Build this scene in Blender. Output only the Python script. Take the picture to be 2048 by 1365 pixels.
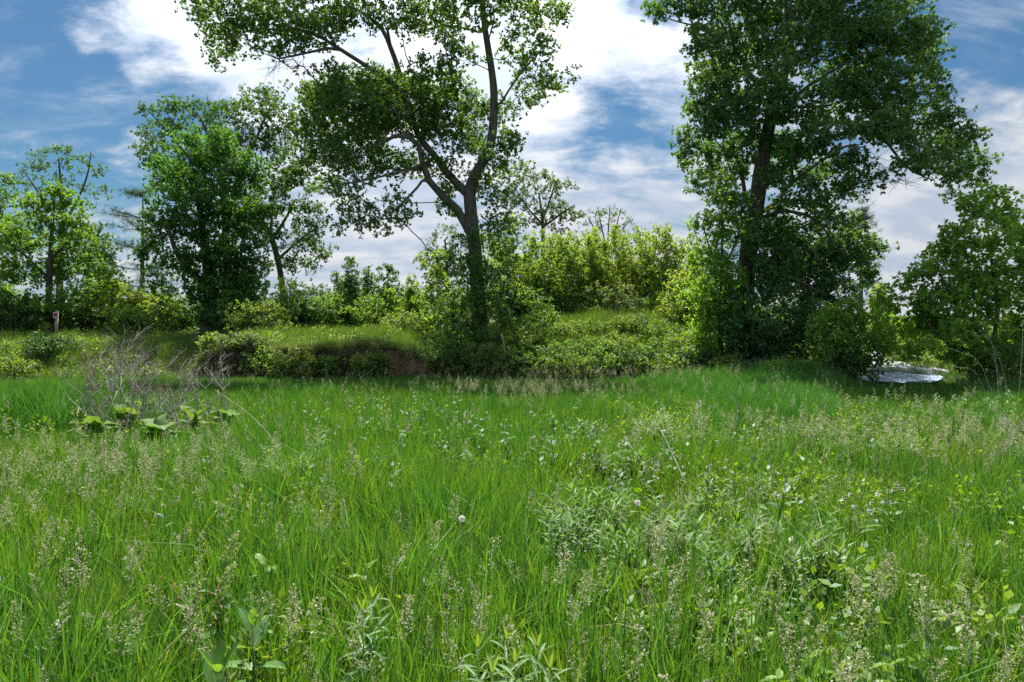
import bpy, math
import numpy as np
from math import radians as R

for o in list(bpy.data.objects):
    bpy.data.objects.remove(o)
SC = bpy.context.scene
COL = SC.collection

# ------------------------------------------------------------------ camera
EYE = 1.6
F = 1365.0          # focal length in photo pixels (2048 wide): 24 mm on a full frame
CXP, CYP = 1024.0, 682.5
cam_d = bpy.data.cameras.new("camera")
cam_d.sensor_width = 36.0
cam_d.lens = 24.0
cam_d.clip_start = 0.05
cam_d.clip_end = 4000
cam = bpy.data.objects.new("camera", cam_d)
cam.location = (0, 0, EYE)
cam.rotation_euler = (R(90), 0, 0)
COL.objects.link(cam)
SC.camera = cam

# ------------------------------------------------------------------ exposure
vs = SC.view_settings
vs.view_transform = 'Standard'
vs.look = 'None'
vs.exposure = 1.80
vs.gamma = 1.0
vs.use_curve_mapping = False
SC.cycles.max_bounces = 10
SC.cycles.diffuse_bounces = 5
SC.cycles.glossy_bounces = 2
SC.cycles.transmission_bounces = 5
SC.cycles.transparent_max_bounces = 8
SC.cycles.caustics_reflective = False
SC.cycles.caustics_refractive = False
SC.cycles.use_denoising = False

# ------------------------------------------------------------------ sun
SUN_EL, SUN_AZ = 61.0, -10.0     # azimuth from +Y towards +X
sun_d = bpy.data.lights.new("sun", 'SUN')
sun_d.energy = 3.0
sun_d.angle = R(2.0)
sun_d.color = (1.0, 0.95, 0.86)
sun = bpy.data.objects.new("sun", sun_d)
sun.rotation_euler = (R(-(90 - SUN_EL)), 0, R(-SUN_AZ))
sun.location = (0, 20, 60)
COL.objects.link(sun)

# ------------------------------------------------------------------ node helper
class NT:
    def __init__(s, tree):
        s.t = tree
    def n(s, typ, **kw):
        nd = s.t.nodes.new(typ)
        for k, v in kw.items():
            setattr(nd, k, v)
        return nd
    def put(s, sock, v):
        if v is None:
            return
        if isinstance(v, bpy.types.NodeSocket):
            s.t.links.new(v, sock)
        else:
            sock.default_value = v
    def m(s, op, a, b=None, c=None, clamp=False):
        nd = s.n('ShaderNodeMath', operation=op, use_clamp=clamp)
        for i, v in enumerate((a, b, c)):
            s.put(nd.inputs[i], v)
        return nd.outputs[0]
    def vm(s, op, a, b=None):
        nd = s.n('ShaderNodeVectorMath', operation=op)
        s.put(nd.inputs[0], a)
        s.put(nd.inputs[1], b)
        return nd.outputs['Value' if op in ('DOT_PRODUCT', 'LENGTH') else 'Vector']
    def noise(s, vec, scale, detail=4, rough=0.55, dist=0.0):
        nd = s.n('ShaderNodeTexNoise')
        s.put(nd.inputs['Vector'], vec)
        nd.inputs['Scale'].default_value = scale
        nd.inputs['Detail'].default_value = detail
        nd.inputs['Roughness'].default_value = rough
        nd.inputs['Distortion'].default_value = dist
        return nd.outputs['Fac']
    def mix(s, f, a, b, blend='MIX'):
        nd = s.n('ShaderNodeMix', data_type='RGBA', blend_type=blend)
        s.put(nd.inputs[0], f)
        s.put(nd.inputs[6], a)
        s.put(nd.inputs[7], b)
        return nd.outputs[2]
    def ramp(s, f, lo, hi, a=0.0, b=1.0, smooth=True):
        nd = s.n('ShaderNodeMapRange', interpolation_type='SMOOTHSTEP' if smooth else 'LINEAR')
        for i, v in enumerate((f, lo, hi, a, b)):
            s.put(nd.inputs[i], v)
        return nd.outputs[0]

def c4(c):
    return (c[0], c[1], c[2], 1.0)

# ------------------------------------------------------------------ sky
SKY_STRENGTH = 0.085
CLOUD = 2.8
BLUE = (0.128, 0.208, 0.258)
world = bpy.data.worlds.new("World")
SC.world = world
world.use_nodes = True
wt = world.node_tree
wt.nodes.clear()
W = NT(wt)
tc = W.n('ShaderNodeTexCoord')
dirv = W.vm('NORMALIZE', tc.outputs['Generated'])
sky = W.n('ShaderNodeTexSky', sky_type='NISHITA')
sky.sun_disc = False
sky.sun_elevation = R(SUN_EL)
sky.sun_rotation = R(SUN_AZ)
sky.air_density = 1.3
sky.dust_density = 0.6
sky.ozone_density = 2.5
sep = W.n('ShaderNodeSeparateXYZ')
W.put(sep.inputs[0], dirv)
dx, dy, dz = sep.outputs
zc = W.m('ADD', W.m('MAXIMUM', dz, 0.0), 0.34)
cmb = W.n('ShaderNodeCombineXYZ')
W.put(cmb.inputs[0], W.m('DIVIDE', dx, zc))
W.put(cmb.inputs[1], W.m('DIVIDE', dy, zc))
uv = cmb.outputs[0]
n_big = W.noise(uv, 1.4, 3, 0.5, 0.2)
n_fine = W.noise(uv, 5.6, 12, 0.66, 0.15)
# broken streaks drawn out across the view
mp = W.n('ShaderNodeMapping')
mp.inputs['Scale'].default_value = (1.3, 3.0, 1)
mp.inputs['Rotation'].default_value = (0, 0, R(16))
W.put(mp.inputs['Vector'], uv)
n_str = W.noise(mp.outputs[0], 3.2, 10, 0.62, 0.4)
def pdir(px, py):
    v = np.array([(px - CXP) / F, 1.0, (CYP - py) / F])
    return tuple(v / np.linalg.norm(v))
# where the clouds part (negative) and bank up (positive)
GAPS = [  # px, py, angular radius in px, weight
    (40, 170, 170, -0.25), (190, 230, 120, -0.18), (430, 225, 110, -0.18), (60, 370, 70, -0.03), (330, 230, 60, -0.08), (110, 60, 50, -0.05),
    (0, 60, 100, -0.15), (200, 420, 60, -0.04),
    (1230, 245, 66, -0.30), (1170, 310, 50, -0.14), (1320, 290, 46, -0.16),
    (1990, 10, 130, -0.13), (1780, 10, 120, -0.12), (2010, 130, 50, -0.06), (1940, 330, 60, -0.03),
    (240, 60, 80, 0.06), (340, 70, 90, 0.12), (270, 130, 40, 0.12), (500, 100, 110, 0.22), (560, 170, 60, 0.15), (85, 265, 45, 0.22), (10, 255, 40, 0.20), (150, 290, 34, 0.18), (240, 322, 36, 0.20), (270, 255, 30, 0.20), (275, 192, 24, 0.16),
    (700, 100, 240, 0.15), (1000, 180, 150, 0.15), (1200, 60, 130, 0.13), (1240, 400, 190, 0.20), (740, 480, 220, 0.20), (130, 45, 30, 0.14), (170, 100, 26, 0.14), (90, 70, 24, 0.10), (390, 100, 50, 0.10), (60, 340, 40, 0.08),
    (1330, 150, 80, 0.16), (1900, 440, 160, 0.12), (1800, 560, 160, 0.15), (1960, 240, 120, 0.08),
]
cover = None
for px, py, rp, wgt in GAPS:
    k = 1.0 / (1 - math.cos(rp / F))
    d = W.vm('DOT_PRODUCT', dirv, pdir(px, py))
    g = W.m('MULTIPLY', W.m('EXPONENT', W.m('MULTIPLY', W.m('SUBTRACT', d, 1.0), k)), wgt)
    cover = g if cover is None else W.m('ADD', cover, g)
shape = W.m('ADD', W.m('MULTIPLY', n_fine, 0.75), W.m('MULTIPLY', n_str, 0.55))
shape = W.m('ADD', shape, W.m('MULTIPLY', W.m('SUBTRACT', n_big, 0.5), 0.25))
horizon = W.ramp(dz, 0.02, 0.26, 0.10, 0.0)
dens = W.ramp(W.m('ADD', W.m('ADD', shape, cover), horizon), 0.50, 0.86)
# light and dark within the cloud layer
shade = W.ramp(W.m('ADD', W.m('MULTIPLY', n_str, 0.55), W.m('MULTIPLY', W.noise(uv, 4.2, 8, 0.6, 0.2), 0.55)), 0.46, 0.66)
sund = (math.sin(R(SUN_AZ)) * math.cos(R(SUN_EL)), math.cos(R(SUN_AZ)) * math.cos(R(SUN_EL)), math.sin(R(SUN_EL)))
sdot = W.vm('DOT_PRODUCT', dirv, sund)
toward = W.ramp(sdot, 0.70, 0.97)
ccol = W.mix(shade, c4((0.60, 0.69, 0.84)), c4((0.92, 0.94, 0.98)))
ccol = W.mix(W.m('MULTIPLY', toward, 0.6), ccol, c4((1.0, 1.0, 1.0)))
gain = W.n('ShaderNodeVectorMath', operation='SCALE')
W.put(gain.inputs[0], ccol)
# thin cloud glows brighter the nearer it lies to the veiled sun
W.put(gain.inputs['Scale'], W.m('ADD', CLOUD, W.m('MULTIPLY', W.m('POWER', W.m('MAXIMUM', sdot, 0.0), 9.0), 24.0)))
blue = W.mix(1.0, sky.outputs[0], c4(BLUE), 'MULTIPLY')
mp2 = W.n('ShaderNodeMapping')
mp2.inputs['Scale'].default_value = (1.0, 2.6, 1)
mp2.inputs['Rotation'].default_value = (0, 0, R(-24))
W.put(mp2.inputs['Vector'], uv)
veil = W.ramp(W.noise(mp2.outputs[0], 2.6, 11, 0.66, 0.5), 0.46, 0.78, 0.0, 0.55)
dens = W.m('MAXIMUM', dens, veil)
final = W.mix(W.m('MULTIPLY', dens, 0.97), blue, gain.outputs[0])
bg = W.n('ShaderNodeBackground')
bg.inputs['Strength'].default_value = SKY_STRENGTH
W.put(bg.inputs['Color'], final)
wo = W.n('ShaderNodeOutputWorld')
wt.links.new(bg.outputs[0], wo.inputs[0])
world.cycles.sampling_method = 'MANUAL'
world.cycles.sample_map_resolution = 512

# ------------------------------------------------------------------ generic helpers
def at(px, py, Y):
    """the point of the place that the photo shows at (px, py), Y metres away"""
    return np.array([(px - CXP) / F * Y, Y, EYE + (CYP - py) / F * Y])

def sstep(a, b, x):
    t = np.clip((np.asarray(x, float) - a) / (b - a), 0, 1)
    return t * t * (3 - 2 * t)

def vnoise(x, y, f, seed=0.0):
    x = np.asarray(x, float) * f + seed * 1.37
    y = np.asarray(y, float) * f - seed * 2.11
    return (np.sin(x * 1.3 + 1.7 * np.sin(y * 0.9 + seed)) + np.sin(y * 1.7 + 1.3 * np.sin(x * 1.1 - seed)) +
            0.6 * np.sin(2.3 * x + 2.9 * y + seed)) / 2.6

def norm(v):
    return v / np.maximum(np.linalg.norm(v, axis=-1, keepdims=True), 1e-9)

class MB:
    """collects vertices and faces of one mesh"""
    def __init__(s):
        s.v, s.f, s.t, s.n = [], [], [], 0
    def add(s, verts, faces, tint=None):
        verts = np.asarray(verts, np.float32).reshape(-1, 3)
        if isinstance(faces, list) and not isinstance(faces[0], np.ndarray):
            faces = np.array(faces)
        for fc in (faces if isinstance(faces, list) else [faces]):
            s.f.append(np.asarray(fc, np.int32) + s.n)
        s.v.append(verts)
        s.t.append(np.full(len(verts), 0.5, np.float32) if tint is None else np.broadcast_to(np.asarray(tint, np.float32), (len(verts),)))
        s.n += len(verts)
    def tube(s, pts, rad, sides=6, cap=True, tint=None, wob=0.0, rng=None):
        pts = np.asarray(pts, float)
        rad = np.asarray(rad, float)
        n = len(pts)
        tan = norm(np.gradient(pts, axis=0))
        ref = np.array([0.0, 1.0, 0.0]) if abs(tan[0][1]) < 0.9 else np.array([1.0, 0.0, 0.0])
        u = np.zeros((n, 3))
        cur = ref
        for i in range(n):
            cur = cur - tan[i] * cur.dot(tan[i])
            cur = cur / max(np.linalg.norm(cur), 1e-9)
            u[i] = cur
        w = np.cross(tan, u)
        a = np.arange(sides) / sides * 2 * math.pi
        rr = rad[:, None] * np.ones(sides)[None]
        if wob and rng is not None:
            rr = rr * (1 + rng.normal(0, wob, (n, sides)))
        V = pts[:, None] + u[:, None] * (np.cos(a)[None, :, None] * rr[..., None]) + w[:, None] * (np.sin(a)[None, :, None] * rr[..., None])
        i = np.arange(n - 1)[:, None] * sides
        j = np.arange(sides)[None]
        k = (j + 1) % sides
        q = np.stack([i + j, i + k, i + sides + k, i + sides + j], -1).reshape(-1, 4)
        fs = [q]
        if cap and sides >= 3:
            e = (n - 1) * sides
            fs.append(np.stack([np.full(sides - 2, e), e + np.arange(1, sides - 1), e + np.arange(2, sides)], -1))
        s.add(V.reshape(-1, 3), fs, tint)
    def leaves(s, pos, axis, nrm, size, template, tint=None, width=1.0):
        tv, tf = template
        pos, axis, nrm = np.asarray(pos, float), norm(np.asarray(axis, float)), np.asarray(nrm, float)
        side = norm(np.cross(axis, nrm))
        up = np.cross(side, axis)
        size = np.broadcast_to(np.asarray(size, float), (len(pos),))
        wd = np.broadcast_to(np.asarray(width, float), (len(pos),))
        V = pos[:, None] + size[:, None, None] * (tv[None, :, 0:1] * wd[:, None, None] * side[:, None] + tv[None, :, 1:2] * axis[:, None] + tv[None, :, 2:3] * up[:, None])
        base = np.arange(len(pos))[:, None, None] * len(tv)
        fs = [(np.asarray(f)[None] + base).reshape(-1, len(f[0])) for f in tf]
        if tint is not None:
            tint = np.repeat(np.asarray(tint, np.float32), len(tv))
        s.add(V.reshape(-1, 3), fs, tint)
    def mesh(s, name, mats, smooth=False):
        me = bpy.data.meshes.new(name)
        V = np.concatenate(s.v)
        tri = [f for f in s.f if len(f)]
        nl = sum(f.size for f in tri)
        npoly = sum(len(f) for f in tri)
        me.vertices.add(len(V))
        me.vertices.foreach_set("co", V.ravel())
        me.loops.add(nl)
        me.loops.foreach_set("vertex_index", np.concatenate([f.ravel() for f in tri]))
        me.polygons.add(npoly)
        tot = np.concatenate([np.full(len(f), f.shape[1], np.int32) for f in tri])
        start = np.concatenate([[0], np.cumsum(tot)[:-1]]).astype(np.int32)
        me.polygons.foreach_set("loop_start", start)
        if smooth:
            me.polygons.foreach_set("use_smooth", np.ones(npoly, bool))
        at_ = me.attributes.new("tint", 'FLOAT', 'POINT')
        at_.data.foreach_set("value", np.concatenate(s.t))
        for m in (mats if isinstance(mats, (list, tuple)) else [mats]):
            me.materials.append(m)
        me.update(calc_edges=True)
        return me
    def obj(s, name, mats, parent=None, smooth=False, kind=None):
        return link(name, s.mesh(name, mats, smooth), parent, kind)

def link(name, data, parent=None, kind=None):
    o = bpy.data.objects.new(name, data)
    COL.objects.link(o)
    if parent is not None:
        o.parent = parent
    if kind:
        o["kind"] = kind
    return o

def tag(o, label, cat, group=None, kind=None):
    o["label"] = label
    o["category"] = cat
    if group:
        o["group"] = group
    if kind:
        o["kind"] = kind
    return o

def thing(name, label, cat, loc, group=None, rz=0.0):
    o = bpy.data.objects.new(name, None)
    o.empty_display_size = 0.2
    COL.objects.link(o)
    o.location = loc
    o.rotation_euler = (0, 0, rz)
    return tag(o, label, cat, group)

def dup(root, loc, rz=0.0, scale=1.0, label=None, tilt=(0, 0)):
    r = root.copy()
    COL.objects.link(r)
    r.location = loc
    r.rotation_euler = (tilt[0], tilt[1], rz)
    r.scale = (scale, scale, scale) if not isinstance(scale, (tuple, list)) else scale
    if label:
        r["label"] = label
    for ch in root.children:
        c = ch.copy()
        COL.objects.link(c)
        c.parent = r
        for g in ch.children:
            d = g.copy()
            COL.objects.link(d)
            d.parent = c
    return r

# leaf templates: (verts [side, along, up], [faces])
KITE = (np.array([[0, 0, 0], [.30, .45, .05], [0, 1, -.05], [-.30, .45, .05]]), [[(0, 1, 2), (0, 2, 3)]])
LANCE = (np.array([[0, 0, 0], [.11, .3, .04], [.09, .65, .02], [0, 1, -.12], [-.09, .65, .02], [-.11, .3, .04], [0, .4, 0]]),
         [[(0, 1, 6), (1, 2, 6), (2, 3, 6), (3, 4, 6), (4, 5, 6), (5, 0, 6)]])
THIN = (np.array([[0, 0, 0], [.12, .4, .03], [0, 1, -.1], [-.12, .4, .03]]), [[(0, 1, 2), (0, 2, 3)]])
OAK = (np.array([[0, 0, 0], [.42, .52, .06], [.10, .58, 0], [0, 1, -.08], [-.10, .58, 0], [-.42, .52, .06]]),
       [[(0, 1, 2), (0, 2, 4), (2, 3, 4), (0, 4, 5)]])
NEEDLE = (np.array([[.02, 0, 0], [0, 1, 0], [-.02, 0, 0], [.25, .9, .1], [-.25, .9, .1]]), [[(0, 1, 2), (0, 3, 2), (0, 4, 2)]])

# ------------------------------------------------------------------ materials
def new_mat(name):
    m = bpy.data.materials.new(name)
    m.use_nodes = True
    m.node_tree.nodes.clear()
    return m, NT(m.node_tree)

def finish(N, sh):
    out = N.n('ShaderNodeOutputMaterial')
    N.t.links.new(sh, out.inputs[0])

def leaf_mat(name, c1, c2, trans=0.42, tcol=(1.7, 1.55, 0.5), gloss=0.03, rough=0.5, patch=None, pf=0.35, inst=False):
    m, N = new_mat(name)
    a = N.n('ShaderNodeAttribute', attribute_name='tint')
    f = a.outputs['Fac']
    if inst:
        oi = N.n('ShaderNodeObjectInfo')
        f = N.m('ADD', N.m('MULTIPLY', f, 0.6), N.m('MULTIPLY', oi.outputs['Random'], 0.4))
    col = N.mix(f, c4(c1), c4(c2))
    if patch is not None:
        g = N.n('ShaderNodeNewGeometry')
        nz = N.ramp(N.noise(g.outputs['Position'], pf, 3, 0.6), 0.40, 0.62)
        col = N.mix(N.m('MULTIPLY', nz, 0.8), col, N.mix(f, c4(patch[0]), c4(patch[1])))
    d = N.n('ShaderNodeBsdfDiffuse')
    N.put(d.inputs['Color'], col)
    t = N.n('ShaderNodeBsdfTranslucent')
    N.put(t.inputs['Color'], N.mix(1.0, col, c4(tcol), 'MULTIPLY'))
    ms = N.n('ShaderNodeMixShader')
    ms.inputs[0].default_value = trans
    N.t.links.new(d.outputs[0], ms.inputs[1])
    N.t.links.new(t.outputs[0], ms.inputs[2])
    gl = N.n('ShaderNodeBsdfGlossy')
    gl.inputs['Roughness'].default_value = rough
    gl.inputs['Color'].default_value = (0.8, 0.9, 1, 1)
    m2 = N.n('ShaderNodeMixShader')
    m2.inputs[0].default_value = gloss
    N.t.links.new(ms.outputs[0], m2.inputs[1])
    N.t.links.new(gl.outputs[0], m2.inputs[2])
    finish(N, m2.outputs[0])
    return m

def solid_mat(name, c1, c2, scale=6.0, rough=0.85, bump=0.4, stretch=(1, 1, 1), spec=0.2):
    m, N = new_mat(name)
    t = N.n('ShaderNodeTexCoord')
    mp = N.n('ShaderNodeMapping')
    mp.inputs['Scale'].default_value = stretch
    N.put(mp.inputs['Vector'], t.outputs['Object'])
    nz = N.noise(mp.outputs[0], scale, 6, 0.65)
    col = N.mix(N.ramp(nz, 0.3, 0.7), c4(c1), c4(c2))
    b = N.n('ShaderNodeBsdfPrincipled')
    N.put(b.inputs['Base Color'], col)
    b.inputs['Roughness'].default_value = rough
    b.inputs['Specular IOR Level'].default_value = spec
    if bump:
        bp = N.n('ShaderNodeBump')
        bp.inputs['Strength'].default_value = bump
        bp.inputs['Distance'].default_value = 0.03
        N.put(bp.inputs['Height'], nz)
        N.put(b.inputs['Normal'], bp.outputs[0])
    finish(N, b.outputs[0])
    return m

M = {}
M['oak'] = leaf_mat('oak_leaf', (0.079, 0.164, 0.046), (0.152, 0.274, 0.063), 0.45, gloss=0.045, rough=0.5)
M['oak_dark'] = leaf_mat('dark_oak_leaf', (0.070, 0.158, 0.054), (0.134, 0.262, 0.079), 0.42, gloss=0.045, rough=0.5)
M['maple'] = leaf_mat('maple_leaf', (0.061, 0.165, 0.037), (0.112, 0.257, 0.053), 0.45, gloss=0.035, rough=0.5)
M['elm'] = leaf_mat('elm_leaf', (0.059, 0.145, 0.034), (0.106, 0.211, 0.053), 0.42)
M['walnut'] = leaf_mat('walnut_leaf', (0.088, 0.195, 0.028), (0.165, 0.307, 0.047), 0.50)
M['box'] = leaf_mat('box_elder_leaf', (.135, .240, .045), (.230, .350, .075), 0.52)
M['box_light'] = leaf_mat('fresh_box_elder_leaf', (.150, .300, .050), (.245, .425, .085), 0.54)  # brighter, fresher green than the plain box elder leaf
M['yellow'] = leaf_mat('young_yellow_leaf', (0.177, 0.266, 0.050), (0.283, 0.378, 0.083), 0.52)
M['shrub'] = leaf_mat('shrub_leaf', (0.086, 0.185, 0.040), (0.172, 0.297, 0.061), 0.46)
M['pale'] = leaf_mat('pale_shrub_leaf', (0.106, 0.177, 0.071), (0.189, 0.271, 0.118), 0.40)
M['dark'] = leaf_mat('dark_shrub_leaf', (0.048, 0.112, 0.034), (0.087, 0.178, 0.048), 0.38)
M['bramble'] = leaf_mat('bramble_leaf', (0.112, 0.198, 0.045), (0.238, 0.330, 0.079), 0.45)
M['far'] = leaf_mat('haze_tinted_leaf', (0.092, 0.158, 0.079), (0.139, 0.218, 0.106), 0.40)  # greyer, bluer green: distance haze put into the leaf colour
M['pine'] = leaf_mat('pine_needle', (0.053, 0.106, 0.059), (0.086, 0.145, 0.079), 0.2)
M['bark'] = solid_mat('oak_bark', (.082, .070, .058), (.195, .170, .145), 9, 0.95, 0.9, (1, 1, .25))
M['bark2'] = solid_mat('dark_bark', (.060, .054, .046), (.14, .125, .105), 9, 0.95, 0.8, (1, 1, .25))
M['twig'] = solid_mat('shrub_stem', (.09, .075, .055), (.16, .13, .10), 8, 0.9, 0.2)
M['dead'] = solid_mat('dead_stem', (.29, .268, .245), (.49, .455, .415), 10, 0.9, 0.2)
M['dead2'] = solid_mat('dry_straw_stem', (.42, .35, .23), (.60, .52, .38), 10, 0.9, 0.2)
M['burr'] = solid_mat('dry_burr', (.16, .10, .07), (.26, .17, .12), 20, 0.95, 0.3)
M['grass'] = leaf_mat('meadow_grass_blade', (.068, .170, .020), (.142, .275, .040), 0.48, (1.3, 1.3, .45), 0.02, 0.5,
                      ((.052, .150, .032), (.108, .245, .050)), 0.35, True)
M['grass_y'] = leaf_mat('yellow_grass_blade', (.13, .25, .024), (.23, .35, .045), 0.45, (1.25, 1.2, .5), 0.012, 0.5, None, .3, True)
M['tall'] = leaf_mat('tall_grass_blade', (.045, .150, .026), (.095, .260, .044), 0.42, (1.25, 1.25, .5), 0.025, 0.5, None, .3, True)
M['bankg'] = leaf_mat('bank_grass_blade', (.070, .150, .024), (.170, .260, .050), 0.45, (1.25, 1.25, .5), 0.03, 0.4,
                      ((.10, .19, .035), (.20, .29, .07)), 0.25, True)
M['straw'] = leaf_mat('dry_grass_blade', (.30, .26, .14), (.44, .40, .24), 0.35, (1.1, 1.05, .8), 0.02, 0.5, None, .3, True)
M['seed'] = leaf_mat('grass_seed_head', (.30, .33, .18), (.50, .47, .32), 0.40, (1.05, 1.05, .8), 0.03, 0.5, None, .3, True)
M['seedstem'] = leaf_mat('flowering_grass_stem', (.12, .20, .05), (.22, .28, .09), 0.3, (1.1, 1.1, .6), 0.03, 0.5)
M['weed'] = leaf_mat('weed_leaf', (.080, .180, .060), (.150, .270, .090), 0.40, (1.3, 1.25, .4), 0.025, 0.5)
M['weed_y'] = leaf_mat('fresh_weed_leaf', (.13, .26, .022), (.22, .34, .04), 0.45, (1.3, 1.2, .4), 0.025, 0.5)
M['willow'] = leaf_mat('narrow_weed_leaf', (.120, .220, .070), (.20, .32, .12), 0.38, (1.3, 1.25, .45), 0.025, 0.5)
M['tip'] = leaf_mat('young_tip_leaf', (.20, .32, .06), (.28, .38, .08), 0.45, (1.2, 1.15, .4), 0.025, 0.5)
M['burdock'] = leaf_mat('burdock_leaf', (.070, .175, .035), (.130, .260, .065), 0.40, (1.3, 1.3, .4), 0.015, 0.6, ((.14, .22, .06), (.22, .27, .10)), 7.0)
M['milk'] = leaf_mat('milkweed_leaf', (.085, .210, .045), (.150, .310, .065), 0.45, (1.35, 1.3, .35), 0.02, 0.55, ((.13, .23, .06), (.20, .31, .10)), 22.0)
M['rib'] = leaf_mat('leaf_midrib', (.30, .40, .20), (.34, .44, .24), 0.3, (1, 1, .8), 0.04, 0.4)
M['greenstem'] = leaf_mat('green_stem', (.12, .20, .06), (.18, .26, .09), 0.1, (1, 1, .6), 0.05, 0.4)
M['petal'] = leaf_mat('white_petal', (.70, .70, .66), (.85, .84, .80), 0.35, (1, 1, 1), 0.02, 0.5)
M['calyx'] = leaf_mat('flower_calyx', (.22, .20, .10), (.34, .26, .18), 0.3, (1, 1, .8), 0.02, 0.5)
M['red_leaf'] = leaf_mat('reddish_leaf', (.20, .09, .04), (.30, .16, .06), 0.4, (1.3, 1, .5), 0.04, 0.4)
M['wood'] = solid_mat('weathered_post_wood', (.34, .28, .21), (.48, .41, .32), 14, 0.85, 0.3, (1, 1, .15))
M['white'] = solid_mat('white_sign_board', (.74, .76, .78), (.80, .81, .82), 5, 0.5, 0)
M['red'] = solid_mat('red_sign_print', (.52, .02, .07), (.58, .03, .09), 5, 0.5, 0)
M['ink'] = solid_mat('dark_sign_print', (.25, .02, .05), (.30, .02, .06), 5, 0.6, 0)
M['plastic'] = solid_mat('white_plastic_sheet', (.50, .53, .58), (.62, .65, .69), 3, 0.5, 0.08, (1, 1, 1), 0.4)
M['sky_sheen_blue'] = solid_mat('sky_sheen_plastic_sheet', (.42, .52, .74), (.50, .60, .80), 3, 0.45, 0.08, (1, 1, 1), 0.4)  # white plastic, the blue reflection of the sky put into its base colour
M['dirt_edge'] = solid_mat('muddy_plastic_edge', (.20, .14, .09), (.34, .26, .19), 8, 0.9, 0.3)

# ------------------------------------------------------------------ terrain
def bank_line(x):
    return 26.6 + 0.45 * vnoise(x, x * 0, 0.35, 3) + 0.2 * vnoise(x, x * 0, 1.3, 5) - 0.6 * sstep(-14, -22, x)

def height(x, y):
    x = np.asarray(x, float)
    y = np.asarray(y, float)
    yb = bank_line(x)
    far = sstep(60, 140, y)
    # left: soft grassy rise
    left = (1.20 * sstep(-0.3, 3.2, y - yb) + 0.35 * sstep(3, 9, y - yb))
    # middle: a cut face about a metre high, gentle rise behind
    cut_w = 0.42 + 0.12 * vnoise(x, y * 0, 2.1, 1)
    cut = (1.36 + 0.10 * vnoise(x, y * 0, 0.9, 2)) * sstep(0.0, 1, (y - yb) / cut_w) + 0.55 * sstep(0.6, 7, y - yb)
    # mound right of the oak
    mtop = 2.25 * sstep(-4.5, 0.5, x) * (1 - sstep(6.5, 12.8, x)) + 1.0 * sstep(12.8, 6.5, x) * 0
    mound = 0.55 * sstep(-0.2, 1.2, y - yb) * sstep(12, 8, x) + (mtop - 0.45 * sstep(12, 8, x)) * sstep(0.4, 5.6, y - yb)
    # right: nearly level, climbing gently behind
    right = 0.30 * sstep(25.0, 26.5, y) * sstep(12.5, 14, x) + 1.1 * sstep(26.5, 42, y)
    wl = sstep(-11.2, -13.4, x)
    wm = sstep(-5.0, -1.6, x)
    wr = sstep(9.0, 13.0, x)
    h = left * wl + cut * (1 - wl)
    h = h * (1 - wm) + mound * wm
    h = h * (1 - wr) + right * wr
    # the low grassy hump in front of the right oak
    h = h + 0.42 * np.exp(-(((x - 9.3) / 1.9) ** 2 + ((y - 23.2) / 2.4) ** 2))
    h = h + 0.05 * vnoise(x, y, 0.7, 1) + 0.025 * vnoise(x, y, 2.3, 4)
    return h * (1 - far * 0.4)

def H(x, y):
    return float(height(x, y))

def axis_pts(segs):
    out = []
    for a, b, st in segs:
        out.append(np.arange(a, b, st))
    out.append(np.array([segs[-1][1]]))
    return np.concatenate(out)

gx = axis_pts([(-1500, -200, 130), (-200, -60, 20), (-60, -28, 2.0), (-28, 28, 0.28), (28, 60, 2.0), (60, 200, 20), (200, 1500, 130)])
gy = axis_pts([(-200, -20, 20), (-20, 0, 2), (0, 25, 0.4), (25, 29.5, 0.11), (29.5, 45, 0.5), (45, 80, 2.5), (80, 200, 15), (200, 2600, 150)])
XX, YY = np.meshgrid(gx, gy)
ZZ = height(XX, YY)
# ragged cut face: crumbling ledges and hollows
face = sstep(-0.1, 0.15, YY - bank_line(XX)) * (1 - sstep(0.6, 0.9, YY - bank_line(XX))) * sstep(-13, -12, XX) * (1 - sstep(-2.4, -1.2, XX))
ZZ = ZZ + face * (0.17 * vnoise(XX, YY, 5.0, 8) + 0.06 * vnoise(XX, YY * 3, 9.0, 2))
mb = MB()
nx_, ny_ = len(gx), len(gy)
i = np.arange(ny_ - 1)[:, None] * nx_
j = np.arange(nx_ - 1)[None]
mb.add(np.stack([XX, YY, ZZ], -1).reshape(-1, 3), np.stack([i + j, i + j + 1, i + nx_ + j + 1, i + nx_ + j], -1).reshape(-1, 4))
gm, N = new_mat('meadow_ground')
geo = N.n('ShaderNodeNewGeometry')
pos = geo.outputs['Position']
sp = N.n('ShaderNodeSeparateXYZ')
N.put(sp.inputs[0], geo.outputs['Normal'])
steep = N.ramp(sp.outputs[2], 0.86, 0.60)
n1 = N.noise(pos, 1.1, 6, 0.65)
n2 = N.noise(pos, 9.0, 6, 0.7)
turf = N.mix(N.ramp(n2, 0.35, 0.65), c4((.030, .055, .014)), c4((.085, .105, .035)))
slump = N.vm('LENGTH', N.vm('MULTIPLY', N.vm('SUBTRACT', pos, (-4.5, 27.0, 0.6)), (0.55, 0.4, 0.5)))
soil = N.mix(N.m('MULTIPLY', N.ramp(slump, 1.0, 0.35), N.ramp(n1, 0.30, 0.58)), N.mix(N.ramp(n1, 0.4, 0.65), c4((.050, .036, .026)), c4((.115, .078, .052))), c4((.36, .200, .115)))
soil = N.mix(N.m('MULTIPLY', N.ramp(n2, 0.5, 0.75), 0.5), soil, c4((.15, .10, .065)))
col = N.mix(steep, turf, soil)
b = N.n('ShaderNodeBsdfPrincipled')
N.put(b.inputs['Base Color'], col)
b.inputs['Roughness'].default_value = 0.95
b.inputs['Specular IOR Level'].default_value = 0.1
bp = N.n('ShaderNodeBump')
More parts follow.
